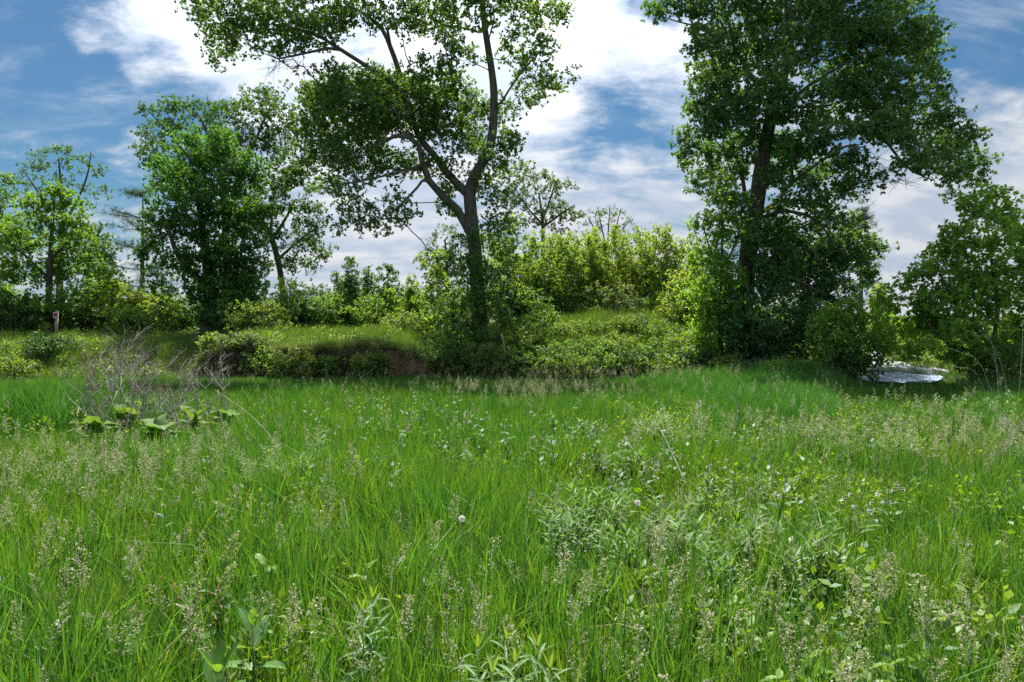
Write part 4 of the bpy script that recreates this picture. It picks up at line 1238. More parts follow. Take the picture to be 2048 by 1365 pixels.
rg = np.random.default_rng(77)
def low_zone(x, y):
    """where the turf is low: under the burdock, round the broad-leaved plants and before the plastic"""
    f = np.exp(-(((x + 7.0) / 2.4) ** 2 + ((y - 11.6) / 2.2) ** 2)) * 1.3
    f = f + sstep(0.48, 0.52, x / np.maximum(y, 1)) * sstep(12, 16, y) * (1 - sstep(0.64, 0.68, x / np.maximum(y, 1)))
    for (px, py, z, r) in ((437, 1300, .5, .30), (505, 1215, .5, .26), (728, 1110, .46, .14), (530, 1100, .46, .14), (1030, 1300, .5, .30), (735, 1195, .5, .16)):
        Y = (EYE - z) * F / (py - CYP)
        f = f + np.exp(-(((x - (px - CXP) / F * Y) / r) ** 2 + ((y - Y + r * .5) / (r * 1.5)) ** 2) * 1.5)
    return np.clip(f, 0, 1)
def tall_zone(x, y):
    """tall rank grass: left clump and the right-hand swathe"""
    l = np.exp(-(((x + 9.0) / 1.7) ** 2 + ((y - 12.6) / 1.2) ** 2) * 0.8) * 1.5
    r = sstep(2.2, 5.6, x - 0.06 * (y - 11) + 0.6 * vnoise(x, y, .9, 22)) * sstep(10.6, 12.0, y + 0.4 * vnoise(x, y, 0.8, 3)) * (1 - sstep(24.5, 25.5, y)) * (1 - sstep(0.46, 0.51, x / np.maximum(y, 1)))
    return np.clip(l + r, 0, 1)

fine = [tuft('fine_grass', M['tall'], 44, 0.11, 0.24, 0.50, 0.0085, 0.16, 290 + k, 3, 0.5) for k in range(2)]
fine += [tuft('fine_grass', M['straw'], 16, 0.12, 0.10, 0.34, 0.0050, 0.5, 295)]
fine += [tuft('fine_grass', M['grass'], 46, 0.12, 0.22, 0.50, 0.0092, 0.16 + 0.035 * k, 300 + k, 3, 0.5 + 0.08 * k) for k in range(6)]
fine += [tuft('fine_grass', M['grass_y'], 40, 0.12, 0.18, 0.46, 0.0084, 0.34, 310 + k, 3, 0.9) for k in range(2)]
x1, y1 = wedge(-1.2, 8.5, 70, rg, 4.2)
k1 = rg.random(len(x1)) < 0.78 + 0.35 * vnoise(x1, y1, 1.3, 2)
x1, y1 = x1[k1], y1[k1]
s_ = (0.95 + 0.22 * vnoise(x1, y1, 0.8, 6) + 0.12 * vnoise(x1, y1, 3.1, 16) + rg.normal(0, .15, len(x1))).clip(.4, 1.6)
s_ *= 1 - 0.35 * sstep(0.5, 2.5, x1 - 0.2 * y1) * (0.5 + 0.5 * vnoise(x1, y1, 1.4, 9))
s_ *= 1 - 0.33 * low_zone(x1, y1)
scatter('meadow_grass', 'bright green fine meadow grass filling the foreground', 'grass', fine, put(x1, y1), np.stack([s_, s_, s_], 1), rg)

x1, y1 = wedge(1.0, 12, 26, rg, 3.5)
k1 = rg.random(len(x1)) < .9 * sstep(-0.2, 1.4, x1 - 0.06 * y1 + .5 * vnoise(x1, y1, .9, 51)) * sstep(-.5, .5, vnoise(x1, y1, 1.2, 52)) * (1 - tall_zone(x1, y1))
x1, y1 = x1[k1], y1[k1]
s_ = rg.uniform(.55, 1.1, len(x1))
ylw = [tuft('yellow_grass', M['grass_y'], 40, 0.13, 0.16, 0.44, 0.008, 0.32, 370 + k, 3, .9) for k in range(3)] + [tuft('yellow_grass', M['straw'], 20, .14, .12, .40, .0055, .5, 375)]
scatter('meadow_grass', 'yellowing short grass and straw in the right half of the foreground', 'grass', ylw, put(x1, y1), np.stack([s_, s_, s_], 1), rg)

mid = [tuft('mid_grass', M['tall'], 40, 0.20, 0.26, 0.50, 0.011, 0.18, 315 + k) for k in range(2)]
mid += [tuft('mid_grass', M['straw'], 18, 0.2, 0.12, 0.36, 0.007, 0.5, 318)]
mid += [tuft('mid_grass', M['grass'], 44, 0.20, 0.22, 0.44, 0.011, 0.20, 320 + k) for k in range(5)]
mid += [tuft('mid_grass', M['grass_y'], 36, 0.20, 0.18, 0.38, 0.010, 0.24, 330)]
x1, y1 = wedge(8.0, 27.5, 21, rg, 5)
tz = tall_zone(x1, y1)
keep = (rg.random(len(x1)) > tz * 0.55) & (y1 < bank_line(x1) + 0.1)
x1, y1 = x1[keep], y1[keep]
s_ = (0.95 + 0.2 * vnoise(x1, y1, 0.5, 6) + rg.normal(0, .12, len(x1))).clip(.4, 1.5) * (1 - 0.25 * sstep(18, 26, y1)) * (1 - 0.30 * low_zone(x1, y1))
scatter('meadow_grass', 'green grass of the middle meadow up to the foot of the bank', 'grass', mid, put(x1, y1), np.stack([s_, s_, s_], 1), rg)

tall = [tuft('tall_grass', M['tall'], 46, 0.20, 0.55, 1.0, 0.014, 0.20, 340 + k, 3, 1.0) for k in range(5)]
x1, y1 = wedge(10.0, 26.0, 30, rg, 2.5)
keep = rg.random(len(x1)) < tall_zone(x1, y1) * 0.85
x1, y1 = x1[keep], y1[keep]
s_ = (0.82 + 0.2 * vnoise(x1, y1, 0.6, 3) + rg.normal(0, .1, len(x1))).clip(.45, 1.3)
s_ *= 0.62 + 0.38 * tall_zone(x1, y1) ** 2
s_ *= np.where(x1 < 0, 1.15, 0.80 - 0.22 * sstep(0.42, 0.50, x1 / y1))
scatter('tall_grass', 'tall rank dark green grass in clumps left and right of the meadow', 'grass', tall, put(x1, y1), np.stack([s_, s_, s_], 1), rg)

bankp = [tuft('bank_grass', M['bankg'], 40, 0.22, 0.20, 0.42 + 0.08 * k, 0.013, 0.26, 350 + k, 3, .7) for k in range(5)] + [tuft('bank_grass', M['straw'], 18, .2, .2, .6, .007, .35, 356)]
xs = rg.uniform(-30, 26, 30000)
ys = rg.uniform(26.0, 40.0, 30000)
dbl = ys - bank_line(xs)
cutz = sstep(-12.6, -11.6, xs) * (1 - sstep(-3.2, -1.8, xs)) * (1 - sstep(0.5, 0.75, dbl))
pl_z = (xs / ys > .50) & (xs / ys < .645) & (ys < 36.5)
keep = ~(pl_z & (rg.random(len(xs)) < .93)) & (dbl > -0.2) & (rg.random(len(xs)) > cutz * 0.93) & (rg.random(len(xs)) < 1 - 0.45 * sstep(5, 12, dbl))
xs, ys = xs[keep], ys[keep]
s_ = (0.9 + 0.25 * vnoise(xs, ys, 0.5, 6) + rg.normal(0, .14, len(xs))).clip(.4, 1.7)
s_ *= 1 + 0.35 * sstep(-1.5, 0.5, xs) * (1 - sstep(11, 13, xs))
s_ *= 1 - 0.35 * sstep(-4, -5, xs) * (1 - sstep(2, 4, ys - bank_line(xs)))
scatter('bank_grass', 'mixed pale grass and weeds on top of the bank and over the mound', 'grass', bankp, put(xs, ys), np.stack([s_, s_, s_], 1), rg)

x3 = rg.uniform(-13.2, -1.6, 520)[:230]
y3 = bank_line(x3) + 0.42 + 0.12 * vnoise(x3, x3 * 0, 2.1, 1) + rg.uniform(-.12, .15, 230)
s3 = rg.uniform(.4, .85, 230)
scatter('hanging_turf', 'ragged turf drooping over the top edge of the cut bank', 'grass', bankp, put(x3, y3), np.stack([s3, s3, s3], 1), rg, 0.25, rg.uniform(.3, 1.9, 230))

rk = np.random.default_rng(15)
OCT = np.array([[1, 0, 0], [-1, 0, 0], [0, 1, 0], [0, -1, 0], [0, 0, 1], [0, 0, -1]], float)
OCF = np.array([(0, 2, 4), (2, 1, 4), (1, 3, 4), (3, 0, 4), (2, 0, 5), (1, 2, 5), (3, 1, 5), (0, 3, 5)])
cl, ro = MB(), MB()
for k in range(420):
    x = rk.uniform(-12.5, -2.2)
    d_ = abs(rk.normal(0, .28)) - .12
    y = float(bank_line(np.array([x]))[0]) + d_
    r_ = rk.uniform(.02, .075) * (1.2 if d_ < .1 else .8)
    cl.add(OCT * r_ * rk.uniform(.6, 1.3, (6, 3)) + np.array([x, y - .05, H(x, y) + r_ * .4]), OCF)
for k in range(260):
    x = rk.uniform(-12.6, -2.2)
    yb = float(bank_line(np.array([x]))[0])
    p0 = np.array([x, yb + .38, H(x, yb + .40) - .02])
    L = rk.uniform(.2, .75)
    p1 = p0 + np.array([rk.normal(0, .06), -.22, -L * .35])
    p2 = p1 + np.array([rk.normal(0, .08), -.10, -L * .65])
    ro.tube([p0, p1, p2], [.007, .005, .003], 3, False)
tag(cl.obj('soil_clods', M['dirt_edge'], None, False, 'stuff'), 'crumbled soil clods on and below the cut bank', 'soil', None, 'stuff')
tag(ro.obj('hanging_roots', M['twig'], None, False, 'stuff'), 'thin roots and dry stems hanging down the cut bank', 'roots', None, 'stuff')

# dry straw at the foot of the bank and among the foreground
strawp = [tuft('straw_grass', M['straw'], 22, 0.16, 0.18, 0.46, 0.006, 0.35, 360 + k) for k in range(3)]
x1, y1 = wedge(24.6, 27.2, 6, rg, 0)
keep = rg.random(len(x1)) < 0.25 + 0.55 * sstep(-2, -8, x1)
x2, y2 = wedge(2.0, 17, 3.2, rg, 1)
k2 = rg.random(len(x2)) < 0.12 + 0.25 * (vnoise(x2, y2, .6, 40) > .3) + 0.6 * sstep(0.2, 2.5, x2 - 0.1 * y2) * sstep(-.2, .5, vnoise(x2, y2, 1.3, 12))
x3 = rg.uniform(-13, -2, 700)
y3 = bank_line(x3) + rg.uniform(0.0, 0.75, 700)
k3 = rg.random(700) < 0.75 * (1 - np.exp(-((x3 + 4.6) / 0.9) ** 2))
x1, y1 = np.concatenate([x1[keep], x2[k2], x3[k3]]), np.concatenate([y1[keep], y2[k2], y3[k3]])
s_ = rg.uniform(.6, 1.15, len(x1))
scatter('dry_grass', 'dry straw-coloured grass below the bank and scattered in the meadow', 'grass', strawp, put(x1, y1), np.stack([s_, s_, s_ * .9], 1), rg, 0.25)

# airy seed heads: zones of flowering grass
pan = [joined_panicle('flowering_grass', 400 + k, 0.62 + 0.03 * k, 0.20, 13, 0.05, 0.12, 0.0105) for k in range(5)]
def seed_zone(x, y):
    px = CXP + F * x / y
    d = np.zeros_like(x)
    d += 1.0 * np.exp(-(((x + 4.2) / 1.9) ** 2 + ((y - 6.2) / 1.6) ** 2))
    d += 1.0 * np.exp(-(((x - 0.5) / 1.8) ** 2 + ((y - 17.0) / 2.0) ** 2))
    d += 0.9 * np.exp(-(((x - 3.6) / 1.6) ** 2 + ((y - 8.3) / 1.1) ** 2))
    d += 0.9 * np.exp(-(((x - 5.9) / 1.3) ** 2 + ((y - 8.6) / 1.6) ** 2))
    d += 0.5 * sstep(21.5, 24.5, y) * sstep(-2, 3, x)
    return np.clip(d + 0.05 + 0.10 * tall_zone(x, y), 0, 1) * (1 - .9 * np.exp(-(((x + 7.2) / 2.4) ** 2 + ((y - 12.0) / 2.2) ** 2) * .8))
x1, y1 = wedge(2.6, 26, 30, rg, 1)
keep = rg.random(len(x1)) < seed_zone(x1, y1)
x1, y1 = x1[keep], y1[keep]
s_ = rg.uniform(.6, 1.12, len(x1))
scatter('flowering_grass', 'hazy beige patches of flowering grass across the middle meadow', 'grass', pan, put(x1, y1), np.stack([s_, s_, s_], 1), rg, 0.12)

# the nearest seed heads, one by one
panp = []
for k in range(6):
    st, hd = panicle('seed_head', 420 + k, 0.52 + 0.02 * k, 0.16, 12, 0.040, 0.16, 0.0105)
    panp.append((st.mesh('stalk', M['seedstem']), hd.mesh('panicle', M['seed'])))
SEEDS = [(70, 1270), (160, 1330), (250, 1180), (170, 1060), (160, 1000), (290, 1280), (385, 1160), (410, 1130), (500, 1000), (470, 980), (515, 1030), (560, 1200), (545, 1250), (600, 1170), (590, 1290), (640, 1240), (680, 1020), (665, 1060), (610, 1000),
         (850, 1020), (870, 1040), (830, 1100), (880, 1130), (900, 1020), (720, 1180), (790, 1190), (760, 1250), (830, 1300), (850, 1250), (980, 1150), (960, 1180), (1000, 1140), (1010, 1200), (900, 1260), (930, 1240), (1060, 1130), (1110, 1120), (1120, 1210), (1080, 1230),
         (1060, 1250), (1200, 1120), (1230, 1260), (1190, 1260), (1250, 1180), (1310, 1240), (1330, 1130), (1350, 1170), (1400, 1290), (1460, 1320), (1390, 1330), (1440, 1270), (1520, 1330), (1540, 1160), (1570, 1100), (1700, 1160), (1720, 1210), (1690, 1270), (1640, 1330),
         (1780, 1120), (1800, 1090), (1850, 1080), (1890, 1200), (1900, 1240), (1930, 1060), (1960, 1090), (1990, 1290), (2020, 1330), (1800, 1140), (1860, 1290), (1880, 1330), (40, 1030), (60, 1090), (20, 1000), (130, 1200), (330, 1060), (350, 1030), (240, 1000), (300, 980),
         (450, 1080), (210, 1340), (700, 1330), (1000, 1330), (740, 1120), (1290, 1030), (1450, 1130), (1500, 1220), (1610, 1210), (1660, 1090), (1750, 1330), (110, 1140), (30, 1190), (400, 1250), (640, 1330), (1160, 1330), (1950, 1170), (2000, 1020), (1740, 1030), (1570, 1270)]
def seed_label(px, py):
    if px < 350:
        return 'feathery grass seed head in the bottom left corner' if py > 1150 else 'feathery grass seed head by the left edge below the hazy patch'
    if px < 650:
        return 'feathery grass seed head beside the two milkweeds' if py > 1080 else 'feathery grass seed head in the turf above the milkweeds'
    if px < 950:
        return 'feathery grass seed head near the lone dandelion clock' if py < 1110 else 'feathery grass seed head between the milkweeds and the bottom middle clump'
    if px < 1200:
        return 'feathery grass seed head over the narrow-leaved clump at the bottom middle' if py > 1190 else 'feathery grass seed head behind the bottom middle clump'
    if px < 1500:
        return 'feathery grass seed head below the brown twiggy clump' if py > 1200 else 'feathery grass seed head around the brown twiggy clump'
    if px < 1780:
        return 'feathery grass seed head along the bottom edge right of centre' if py > 1200 else 'feathery grass seed head near the silvery weeds on the right'
    return 'feathery grass seed head in the bottom right corner' if py > 1180 else 'feathery grass seed head by the right edge of the foreground'
r2 = np.random.default_rng(5)
for k in range(190):
    if k < len(SEEDS):
        px, py = SEEDS[k]
    else:
        px, py = r2.uniform(0, 2048), r2.uniform(980, 1350)
        if 700 < px < 1100:
            continue
    zt = 0.50
    Y = (EYE - zt) * F / (py - CYP)
    x = (px - CXP) / F * Y
    if Y < 1.7:
        continue
    lb_ = seed_label(px, py)
    root = thing('grass_seed_head', lb_, 'grass stalk', (x, Y, H(x, Y)), lb_)
    s_ = r2.uniform(.78, 1.15)
    w_ = r2.uniform(.6, 1.15)
    root.scale = (s_ * w_, s_ * w_, s_)
    root.rotation_euler = (r2.normal(0, .14), r2.normal(0, .14), r2.uniform(0, 6.28))
    a, b_ = panp[int(r2.integers(0, 6))]
    link('stalk', a, root)
    link('panicle', b_, root, 'stuff')

# low leafy ground cover: bank top, mound, bank foot and between the grasses
def clump(name, mat, n, rad, hgt, size, seed):
    rng = np.random.default_rng(seed)
    mbx = MB()
    v = norm(rng.normal(0, 1, (n, 3))) * (rng.random((n, 1)) ** .4)
    P_ = np.stack([v[:, 0] * rad, v[:, 1] * rad, (v[:, 2] * .5 + .5) * hgt], 1)
    ax = norm(v + rng.normal(0, .5, (n, 3)) + np.array([0, 0, .2]))
    nr = rng.normal(0, .5, (n, 3)) + np.array([0, 0, .8])
    mbx.leaves(P_, ax, nr, size * rng.uniform(.6, 1.3, n), KITE, rng.random(n))
    return bpy.data.objects.new(name, mbx.mesh(name, mat))
gcov = [clump('leafy_clump', M[m_], 70, .26, .42, .085, 380 + k) for k, m_ in enumerate(('bramble', 'shrub', 'pale', 'shrub', 'bramble', 'weed'))]
xs = rg.uniform(-28, 24, 9000)
ys = rg.uniform(26.0, 40.0, 9000)
dbl = ys - bank_line(xs)
patchy = vnoise(xs, ys, 0.55, 21) + rg.normal(0, .35, len(xs))
foot = np.exp(-((dbl - 0.4) / 0.7) ** 2)
edge_ = np.exp(-((dbl - 1.1) / 0.6) ** 2) * sstep(-13, -11, xs) * (1 - sstep(-4, -2, xs))
soilgap = np.exp(-((xs + 4.6) / 1.1) ** 2) * (1 - sstep(.7, 1.0, dbl))
keep = ~((xs / ys > .50) & (xs / ys < .645) & (ys < 36.5)) & (dbl > -.3) & (rg.random(len(xs)) < np.clip(.12 + .14 * (xs > -1.8) + .30 * (patchy > .35) + .45 * foot * (xs > -1.8) + 0.04 * edge_ + .10 * foot * (xs < -8.5), 0, 1) * (1 - .9 * sstep(-12.6, -11.6, xs) * (1 - sstep(-3.2, -1.8, xs)) * (dbl < .9)) * (1 - soilgap))
xs, ys = xs[keep], ys[keep]
s_ = rg.uniform(.55, 1.35, len(xs))
scatter('ground_cover', 'low leafy ground cover growing over the bank and the mound', 'ground cover', gcov, put(xs, ys), np.stack([s_ * 1.1, s_ * 1.1, s_], 1), rg, 0.15)
mcov = [clump('leafy_clump', M[m_], 60, .16, .47, .055, 390 + k) for k, m_ in enumerate(('weed_y', 'weed', 'weed_y', 'bramble'))]
x1, y1 = wedge(1.9, 14, 15, rg, 1)
right_side = sstep(0.0, 1.6, x1 - 0.10 * y1)
keep = rg.random(len(x1)) < .05 + .75 * right_side * sstep(-.35, .45, vnoise(x1, y1, 1.2, 31)) * (1 - tall_zone(x1, y1))
x1, y1 = x1[keep], y1[keep]
s_ = rg.uniform(.6, 1.15, len(x1))
scatter('ground_cover', 'small leafy weeds mixed into the grass of the right foreground', 'ground cover', mcov, put(x1, y1), np.stack([s_, s_, s_], 1), rg, 0.15)

#HERBS
# ------------------------------------------------------------------ broad and narrow leaved weeds
def big_leaf(L, wd, bend, fold=0.12, n=6, wav=0.0, seed=0, shape='oval'):
    """one leaf along +X with a fold along the midrib; returns leaf and midrib meshes"""
    rng = np.random.default_rng(seed)
    t = np.linspace(0, 1, n + 1)
    if shape == 'oval':
        prof = np.sin(np.pi * np.clip(t * 0.94 + 0.04, 0, 1)) ** 0.75
    elif shape == 'heart':
        prof = np.clip(np.sin(np.pi * np.clip(t * 0.80 + 0.20, 0, 1)), 0, 1) ** 0.6 * (1 - 0.25 * t)
    else:
        prof = np.sin(np.pi * np.clip(t * 0.95 + 0.03, 0, 1)) ** 0.9
    prof[-1] = 0.02
    ang = bend * t
    x = np.cumsum(np.concatenate([[0], np.cos(ang[1:]) * L / n]))
    z = np.cumsum(np.concatenate([[0], -np.sin(ang[1:]) * L / n]))
    rows = []
    for k in range(n + 1):
        w_ = wd * 0.5 * prof[k]
        wz = wav * rng.normal(0, 1, 2)
        rows.append([(x[k], -w_, z[k] + fold * w_ + wz[0]), (x[k], -w_ * .5, z[k] + fold * w_ * .35), (x[k], 0, z[k] - 0.002), (x[k], w_ * .5, z[k] + fold * w_ * .35), (x[k], w_, z[k] + fold * w_ + wz[1])])
    V = np.array(rows).reshape(-1, 3)
    i = np.arange(n)[:, None] * 5
    j = np.arange(4)[None]
    f = np.stack([i + j, i + j + 1, i + 5 + j + 1, i + 5 + j], -1).reshape(-1, 4)
    lb = MB()
    lb.add(V, f, rng.random())
    rb = MB()
    rw = 0.010 * wd + 0.0008
    RV = np.array([[(x[k], -rw * (1 - .7 * t[k]), z[k] + .0015), (x[k], rw * (1 - .7 * t[k]), z[k] + .0015)] for k in range(n + 1)]).reshape(-1, 3)
    i = np.arange(n) * 2
    rb.add(RV, np.stack([i, i + 1, i + 3, i + 2], -1))
    return lb, rb

def leafy_plant(name, label, cat, px, py, ztop, leaves, leaf_sets, stem_r, stem_mat, rng, group=None, hstem=None, Y=None):
    """a plant whose leaves are separate parts; leaves: (height, azimuth, pitch, set index, scale)"""
    Y = Y or (EYE - ztop) * F / (py - CYP)
    x = (px - CXP) / F * Y
    root = thing(name, label, cat, (x, Y, H(x, Y)), group)
    sb = MB()
    hs = hstem or max(l[0] for l in leaves)
    sb.tube([(0, 0, -.03), (0.005, 0, hs * .5), (0, 0.004, hs)], [stem_r, stem_r * .8, stem_r * .5], 6)
    sb.obj('stem', stem_mat, root, True)
    for (z, az, pit, si, sc) in leaves:
        lm_, rm_ = leaf_sets[si]
        lo = link('leaf', lm_, root)
        lo.location = (math.cos(az) * stem_r * .6, math.sin(az) * stem_r * .6, z)
        lo.rotation_euler = (0, -pit, az)
        lo.scale = (sc, sc, sc)
        if rm_:
            link('midrib', rm_, lo)
    return root

rh = np.random.default_rng(9)
# milkweed in the near left foreground
milk = []
for k in range(4):
    a, b_ = big_leaf(0.19, 0.072, [0.3, 0.7, 0.5, 0.2][k], 0.35, 7, 0.002, 500 + k)
    milk.append((a.mesh('leaf', M['milk'], True), b_.mesh('midrib', M['rib'])))
leafy_plant('milkweed_plant', 'young milkweed with broad oval leaves at the bottom left of the meadow', 'plant', 437, 1300, 0.50,
    [(0.17, -0.2, .5, 0, 0.79), (0.18, 2.9, .35, 1, 0.96), (0.24, 1.3, .7, 2, 0.87), (0.25, -1.8, .5, 3, 0.87), (0.31, 2.3, 1.05, 0, 0.92), (0.32, -0.5, .8, 2, 0.83), (0.37, 0.5, 1.2, 3, 0.79), (0.38, 3.6, 1.2, 3, 0.74), (0.40, -1.4, 1.15, 1, 0.52), (0.41, 1.8, 1.35, 0, 0.52)],
    milk, 0.006, M['greenstem'], rh)
leafy_plant('milkweed_plant', 'smaller milkweed with greyer drooping leaves behind the young milkweed', 'plant', 505, 1215, 0.50,
    [(0.23, 3.0, .35, 1, 0.92), (0.24, -.3, .4, 2, 0.87), (0.31, 1.4, .8, 0, 0.83), (0.32, -1.7, .55, 3, 0.83), (0.38, 2.6, 1.1, 2, 0.70), (0.39, 0.3, 1.15, 0, 0.74), (0.42, -1.2, 1.2, 3, 0.48)],
    milk, 0.006, M['greenstem'], rh)
brd = []
for k in range(3):
    a, b_ = big_leaf(0.095, 0.050, 0.5 + .2 * k, 0.3, 6, 0.004, 520 + k)
    brd.append((a.mesh('leaf', M['weed_y'], True), b_.mesh('midrib', M['rib'])))
leafy_plant('broad_leaf_weed', 'pale upright leaf of a broad weed left of the dandelion clock', 'plant', 728, 1110, 0.46, [(0.36, 0.6, 1.0, 0, 1.00), (0.34, 3.4, .4, 1, 0.90), (0.32, 1.9, .5, 2, 0.80)], brd, .004, M['greenstem'], rh)
leafy_plant('broad_leaf_weed', 'yellow-green broad weed among seed heads above the milkweeds', 'plant', 530, 1100, 0.46, [(0.36, 2.6, .9, 0, 1.00), (0.34, -.4, .5, 1, 0.90), (0.32, 1.2, .6, 2, 0.90), (0.38, -1.5, .7, 2, 0.60)], brd, .004, M['greenstem'], rh)

# burdock rosettes under the dead stalks on the left
bur = []
for k in range(4):
    a, b_ = big_leaf(0.50, 0.40, 0.5 + 0.25 * k, 0.22, 9, 0.022, 540 + k, 'heart')
    bur.append((a.mesh('leaf', M['burdock'], True), b_.mesh('midrib', M['rib'])))
for k, (px, Yb, lab, n) in enumerate([
        (185, 10.2, 'burdock with huge grey-green leaves at the left end of the patch', 11),
        (255, 11.4, 'burdock with bright leaves under the tallest dead stalks', 11),
        (318, 9.7, 'burdock with broad leaves in the middle of the patch', 11),
        (385, 11.2, 'burdock partly hidden by dead stalks near the right end of the patch', 10),
        (450, 12.2, 'smaller burdock at the right end of the patch', 8),
        (290, 13.0, 'burdock at the back of the patch', 9)]):
    lv = []
    for q in range(n):
        z = 0.10 + 0.26 * q / n
        lv.append((z, q * 2.4 + rh.normal(0, .2), 0.45 + 0.6 * q / n + rh.normal(0, .25), int(rh.integers(0, 4)), rh.uniform(.5, .95)))
    leafy_plant('burdock_plant', lab, 'plant', px, 800, 0.6, lv, bur, 0.012, M['greenstem'], rh, 'burdock rosettes under the dead stalks', Y=Yb)

# grey-green narrow-leaved weeds: close ones with every leaf its own part
nar = []
for k in range(4):
    a, b_ = big_leaf(0.13, 0.020, [0.3, 0.8, 1.1, 0.1][k], 0.5, 5, 0, 560 + k, 'lance')
    nar.append((a.mesh('leaf', M['willow'], True), b_.mesh('midrib', M['rib'])))
a, b_ = big_leaf(0.08, 0.014, 0.1, 0.5, 4, 0, 570, 'lance')
nar.append((a.mesh('leaf', M['tip'], True), None))
CLOSE = [(955, 1290, 'leftmost shoot of the narrow-leaved clump at the bottom middle'), (1015, 1270, 'tallest shoot of the narrow-leaved clump at the bottom middle'), (1075, 1280, 'yellow-tipped shoot on the right of the bottom middle clump'),
         (1030, 1320, 'front shoot of the narrow-leaved clump at the bottom middle'), (985, 1340, 'grey leafy shoot low in the bottom middle clump'), (1100, 1330, 'spreading outer shoot of the bottom middle clump'),
         (745, 1180, 'lone narrow-leaved weed right of the milkweeds'), (725, 1210, 'second narrow-leaved weed right of the milkweeds')]
for k, (px, py, lab) in enumerate(CLOSE):
    lv = []
    n = 22
    for q in range(n):
        f = q / n
        lv.append((0.16 + 0.30 * f, q * 2.399 + k, 0.15 + 0.75 * f + rh.normal(0, .1), int(rh.integers(0, 3)), (1.15 - .45 * f) * rh.uniform(.85, 1.1)))
    for q in range(4):
        lv.append((0.46, q * 1.6 + k, 1.25, 4, 1.0))
    leafy_plant('narrow_leaf_weed', lab, 'weed', px, py, 0.50, lv, nar, 0.003, M['greenstem'], rh, 'narrow-leaved weeds')

def weed_proto(seed, leaf, h, n, L, wd, tipc=None, pit0=0.1, pit1=0.9):
    rng = np.random.default_rng(seed)
    st, lf = MB(), MB()
    k = 3
    for s in range(k):
        a = rng.uniform(0, 6.283)
        lean = rng.uniform(.1, .42)
        d = np.array([math.cos(a) * lean, math.sin(a) * lean, 1.0])
        hh = h * rng.uniform(.75, 1.0)
        st.tube([np.array([0, 0, -.03]), d * hh * .5 * np.array([.6, .6, 1]), d * hh], [.003, .0025, .0015], 3, False)
        f = np.linspace(.25, 1, n)
        P_ = np.stack([d * hh * q for q in f])
        az = np.arange(n) * 2.399 + rng.uniform(0, 6)
        pt = pit0 + (pit1 - pit0) * f + rng.normal(0, .15, n)
        A_ = np.stack([np.cos(az) * np.cos(pt), np.sin(az) * np.cos(pt), np.sin(pt)], 1)
        Nn = np.stack([-np.cos(az) * np.sin(pt), -np.sin(az) * np.sin(pt), np.cos(pt)], 1)
        lf.leaves(P_, A_, Nn, L * (1.15 - .5 * f) * rng.uniform(.8, 1.2, n), LANCE, rng.random(n), wd)
    return st.mesh('stem', M['greenstem']), lf.mesh('foliage', leaf)
WP = {'willow': [weed_proto(600 + k, M['willow'], 0.5, 26, 0.13, 0.9) for k in range(3)],
      'weed': [weed_proto(610 + k, M['weed'], 0.42, 16, 0.10, 1.9, None, .2, .7) for k in range(3)],
      'fresh': [weed_proto(620 + k, M['weed_y'], 0.34, 12, 0.085, 2.0, None, .2, .8) for k in range(3)],
      'red': [weed_proto(630, M['red_leaf'], 0.45, 8, 0.065, 1.0, None, .2, .9)]}
def weeds(kind, name, centres, ztop, seed):
    """patches of small weeds; every patch has its own label"""
    rng = np.random.default_rng(seed)
    for (cx, cy, rx, ry, n, label) in centres:
        for k in range(n):
            px, py = cx + rng.normal(0, .5) * rx, cy + rng.normal(0, .5) * ry
            Y = (EYE - ztop) * F / max(py - CYP, 20)
            x = (px - CXP) / F * Y
            root = thing(name, label, 'weed', (x, Y, H(x, Y)), label if n > 1 else None)
            s_ = rng.uniform(.7, 1.1)
            root.scale = (s_ * 1.1, s_ * 1.1, s_)
            root.rotation_euler = (rng.normal(0, .12), rng.normal(0, .12), rng.uniform(0, 6.28))
            a, b_ = WP[kind][int(rng.integers(0, len(WP[kind])))]
            link('stem', a, root)
            link('foliage', b_, root, 'stuff')
weeds('willow', 'narrow_leaf_weed',
      [(1350, 830, 110, 40, 18, 'narrow-leaved weed in the tall bushy clump just left of the tall grass'), (1290, 1000, 190, 66, 12, 'grey-green narrow-leaved weed around the second dandelion clock'),
       (1500, 1000, 130, 60, 8, 'narrow-leaved weed in the bright patch at the middle of the right meadow'), (1600, 1060, 100, 46, 5, 'silvery narrow-leaved weed in the right foreground below the bright patch'),
       (1420, 960, 140, 50, 5, 'narrow-leaved weed scattered between the dry twigs and the bright patch'), (1250, 900, 80, 40, 4, 'narrow-leaved weed among the white campions right of centre'),
       (1800, 850, 50, 16, 5, 'yellowish narrow-leaved weed in front of the right tall grass')], 0.5, 31)
weeds('willow', 'narrow_leaf_weed', [(530, 900, 60, 30, 10, 'narrow-leaved weed in the small clump left of the meadow centre'), (650, 880, 30, 20, 3, 'narrow-leaved weed just right of the small left clump')], 0.5, 32)
weeds('weed', 'leafy_weed', [(1960, 775, 120, 20, 22, 'broad-leaved green weed below the box elder'), (1850, 800, 120, 20, 12, 'broad-leaved green weed in front of the white plastic'), (2020, 800, 60, 30, 8, 'broad-leaved green weed beside the right edge dead tangle'), (1770, 776, 110, 8, 9, 'low green weed along the front edge of the bluish plastic')], 0.5, 33)
weeds('weed', 'leafy_weed', [(1130, 850, 60, 40, 8, 'dark leafy weed at the meadow centre right of the campions'), (1000, 880, 60, 30, 6, 'leafy weed among the campions left of centre'), (1180, 830, 50, 15, 6, 'leafy weed behind the campions right of centre')], 0.45, 34)
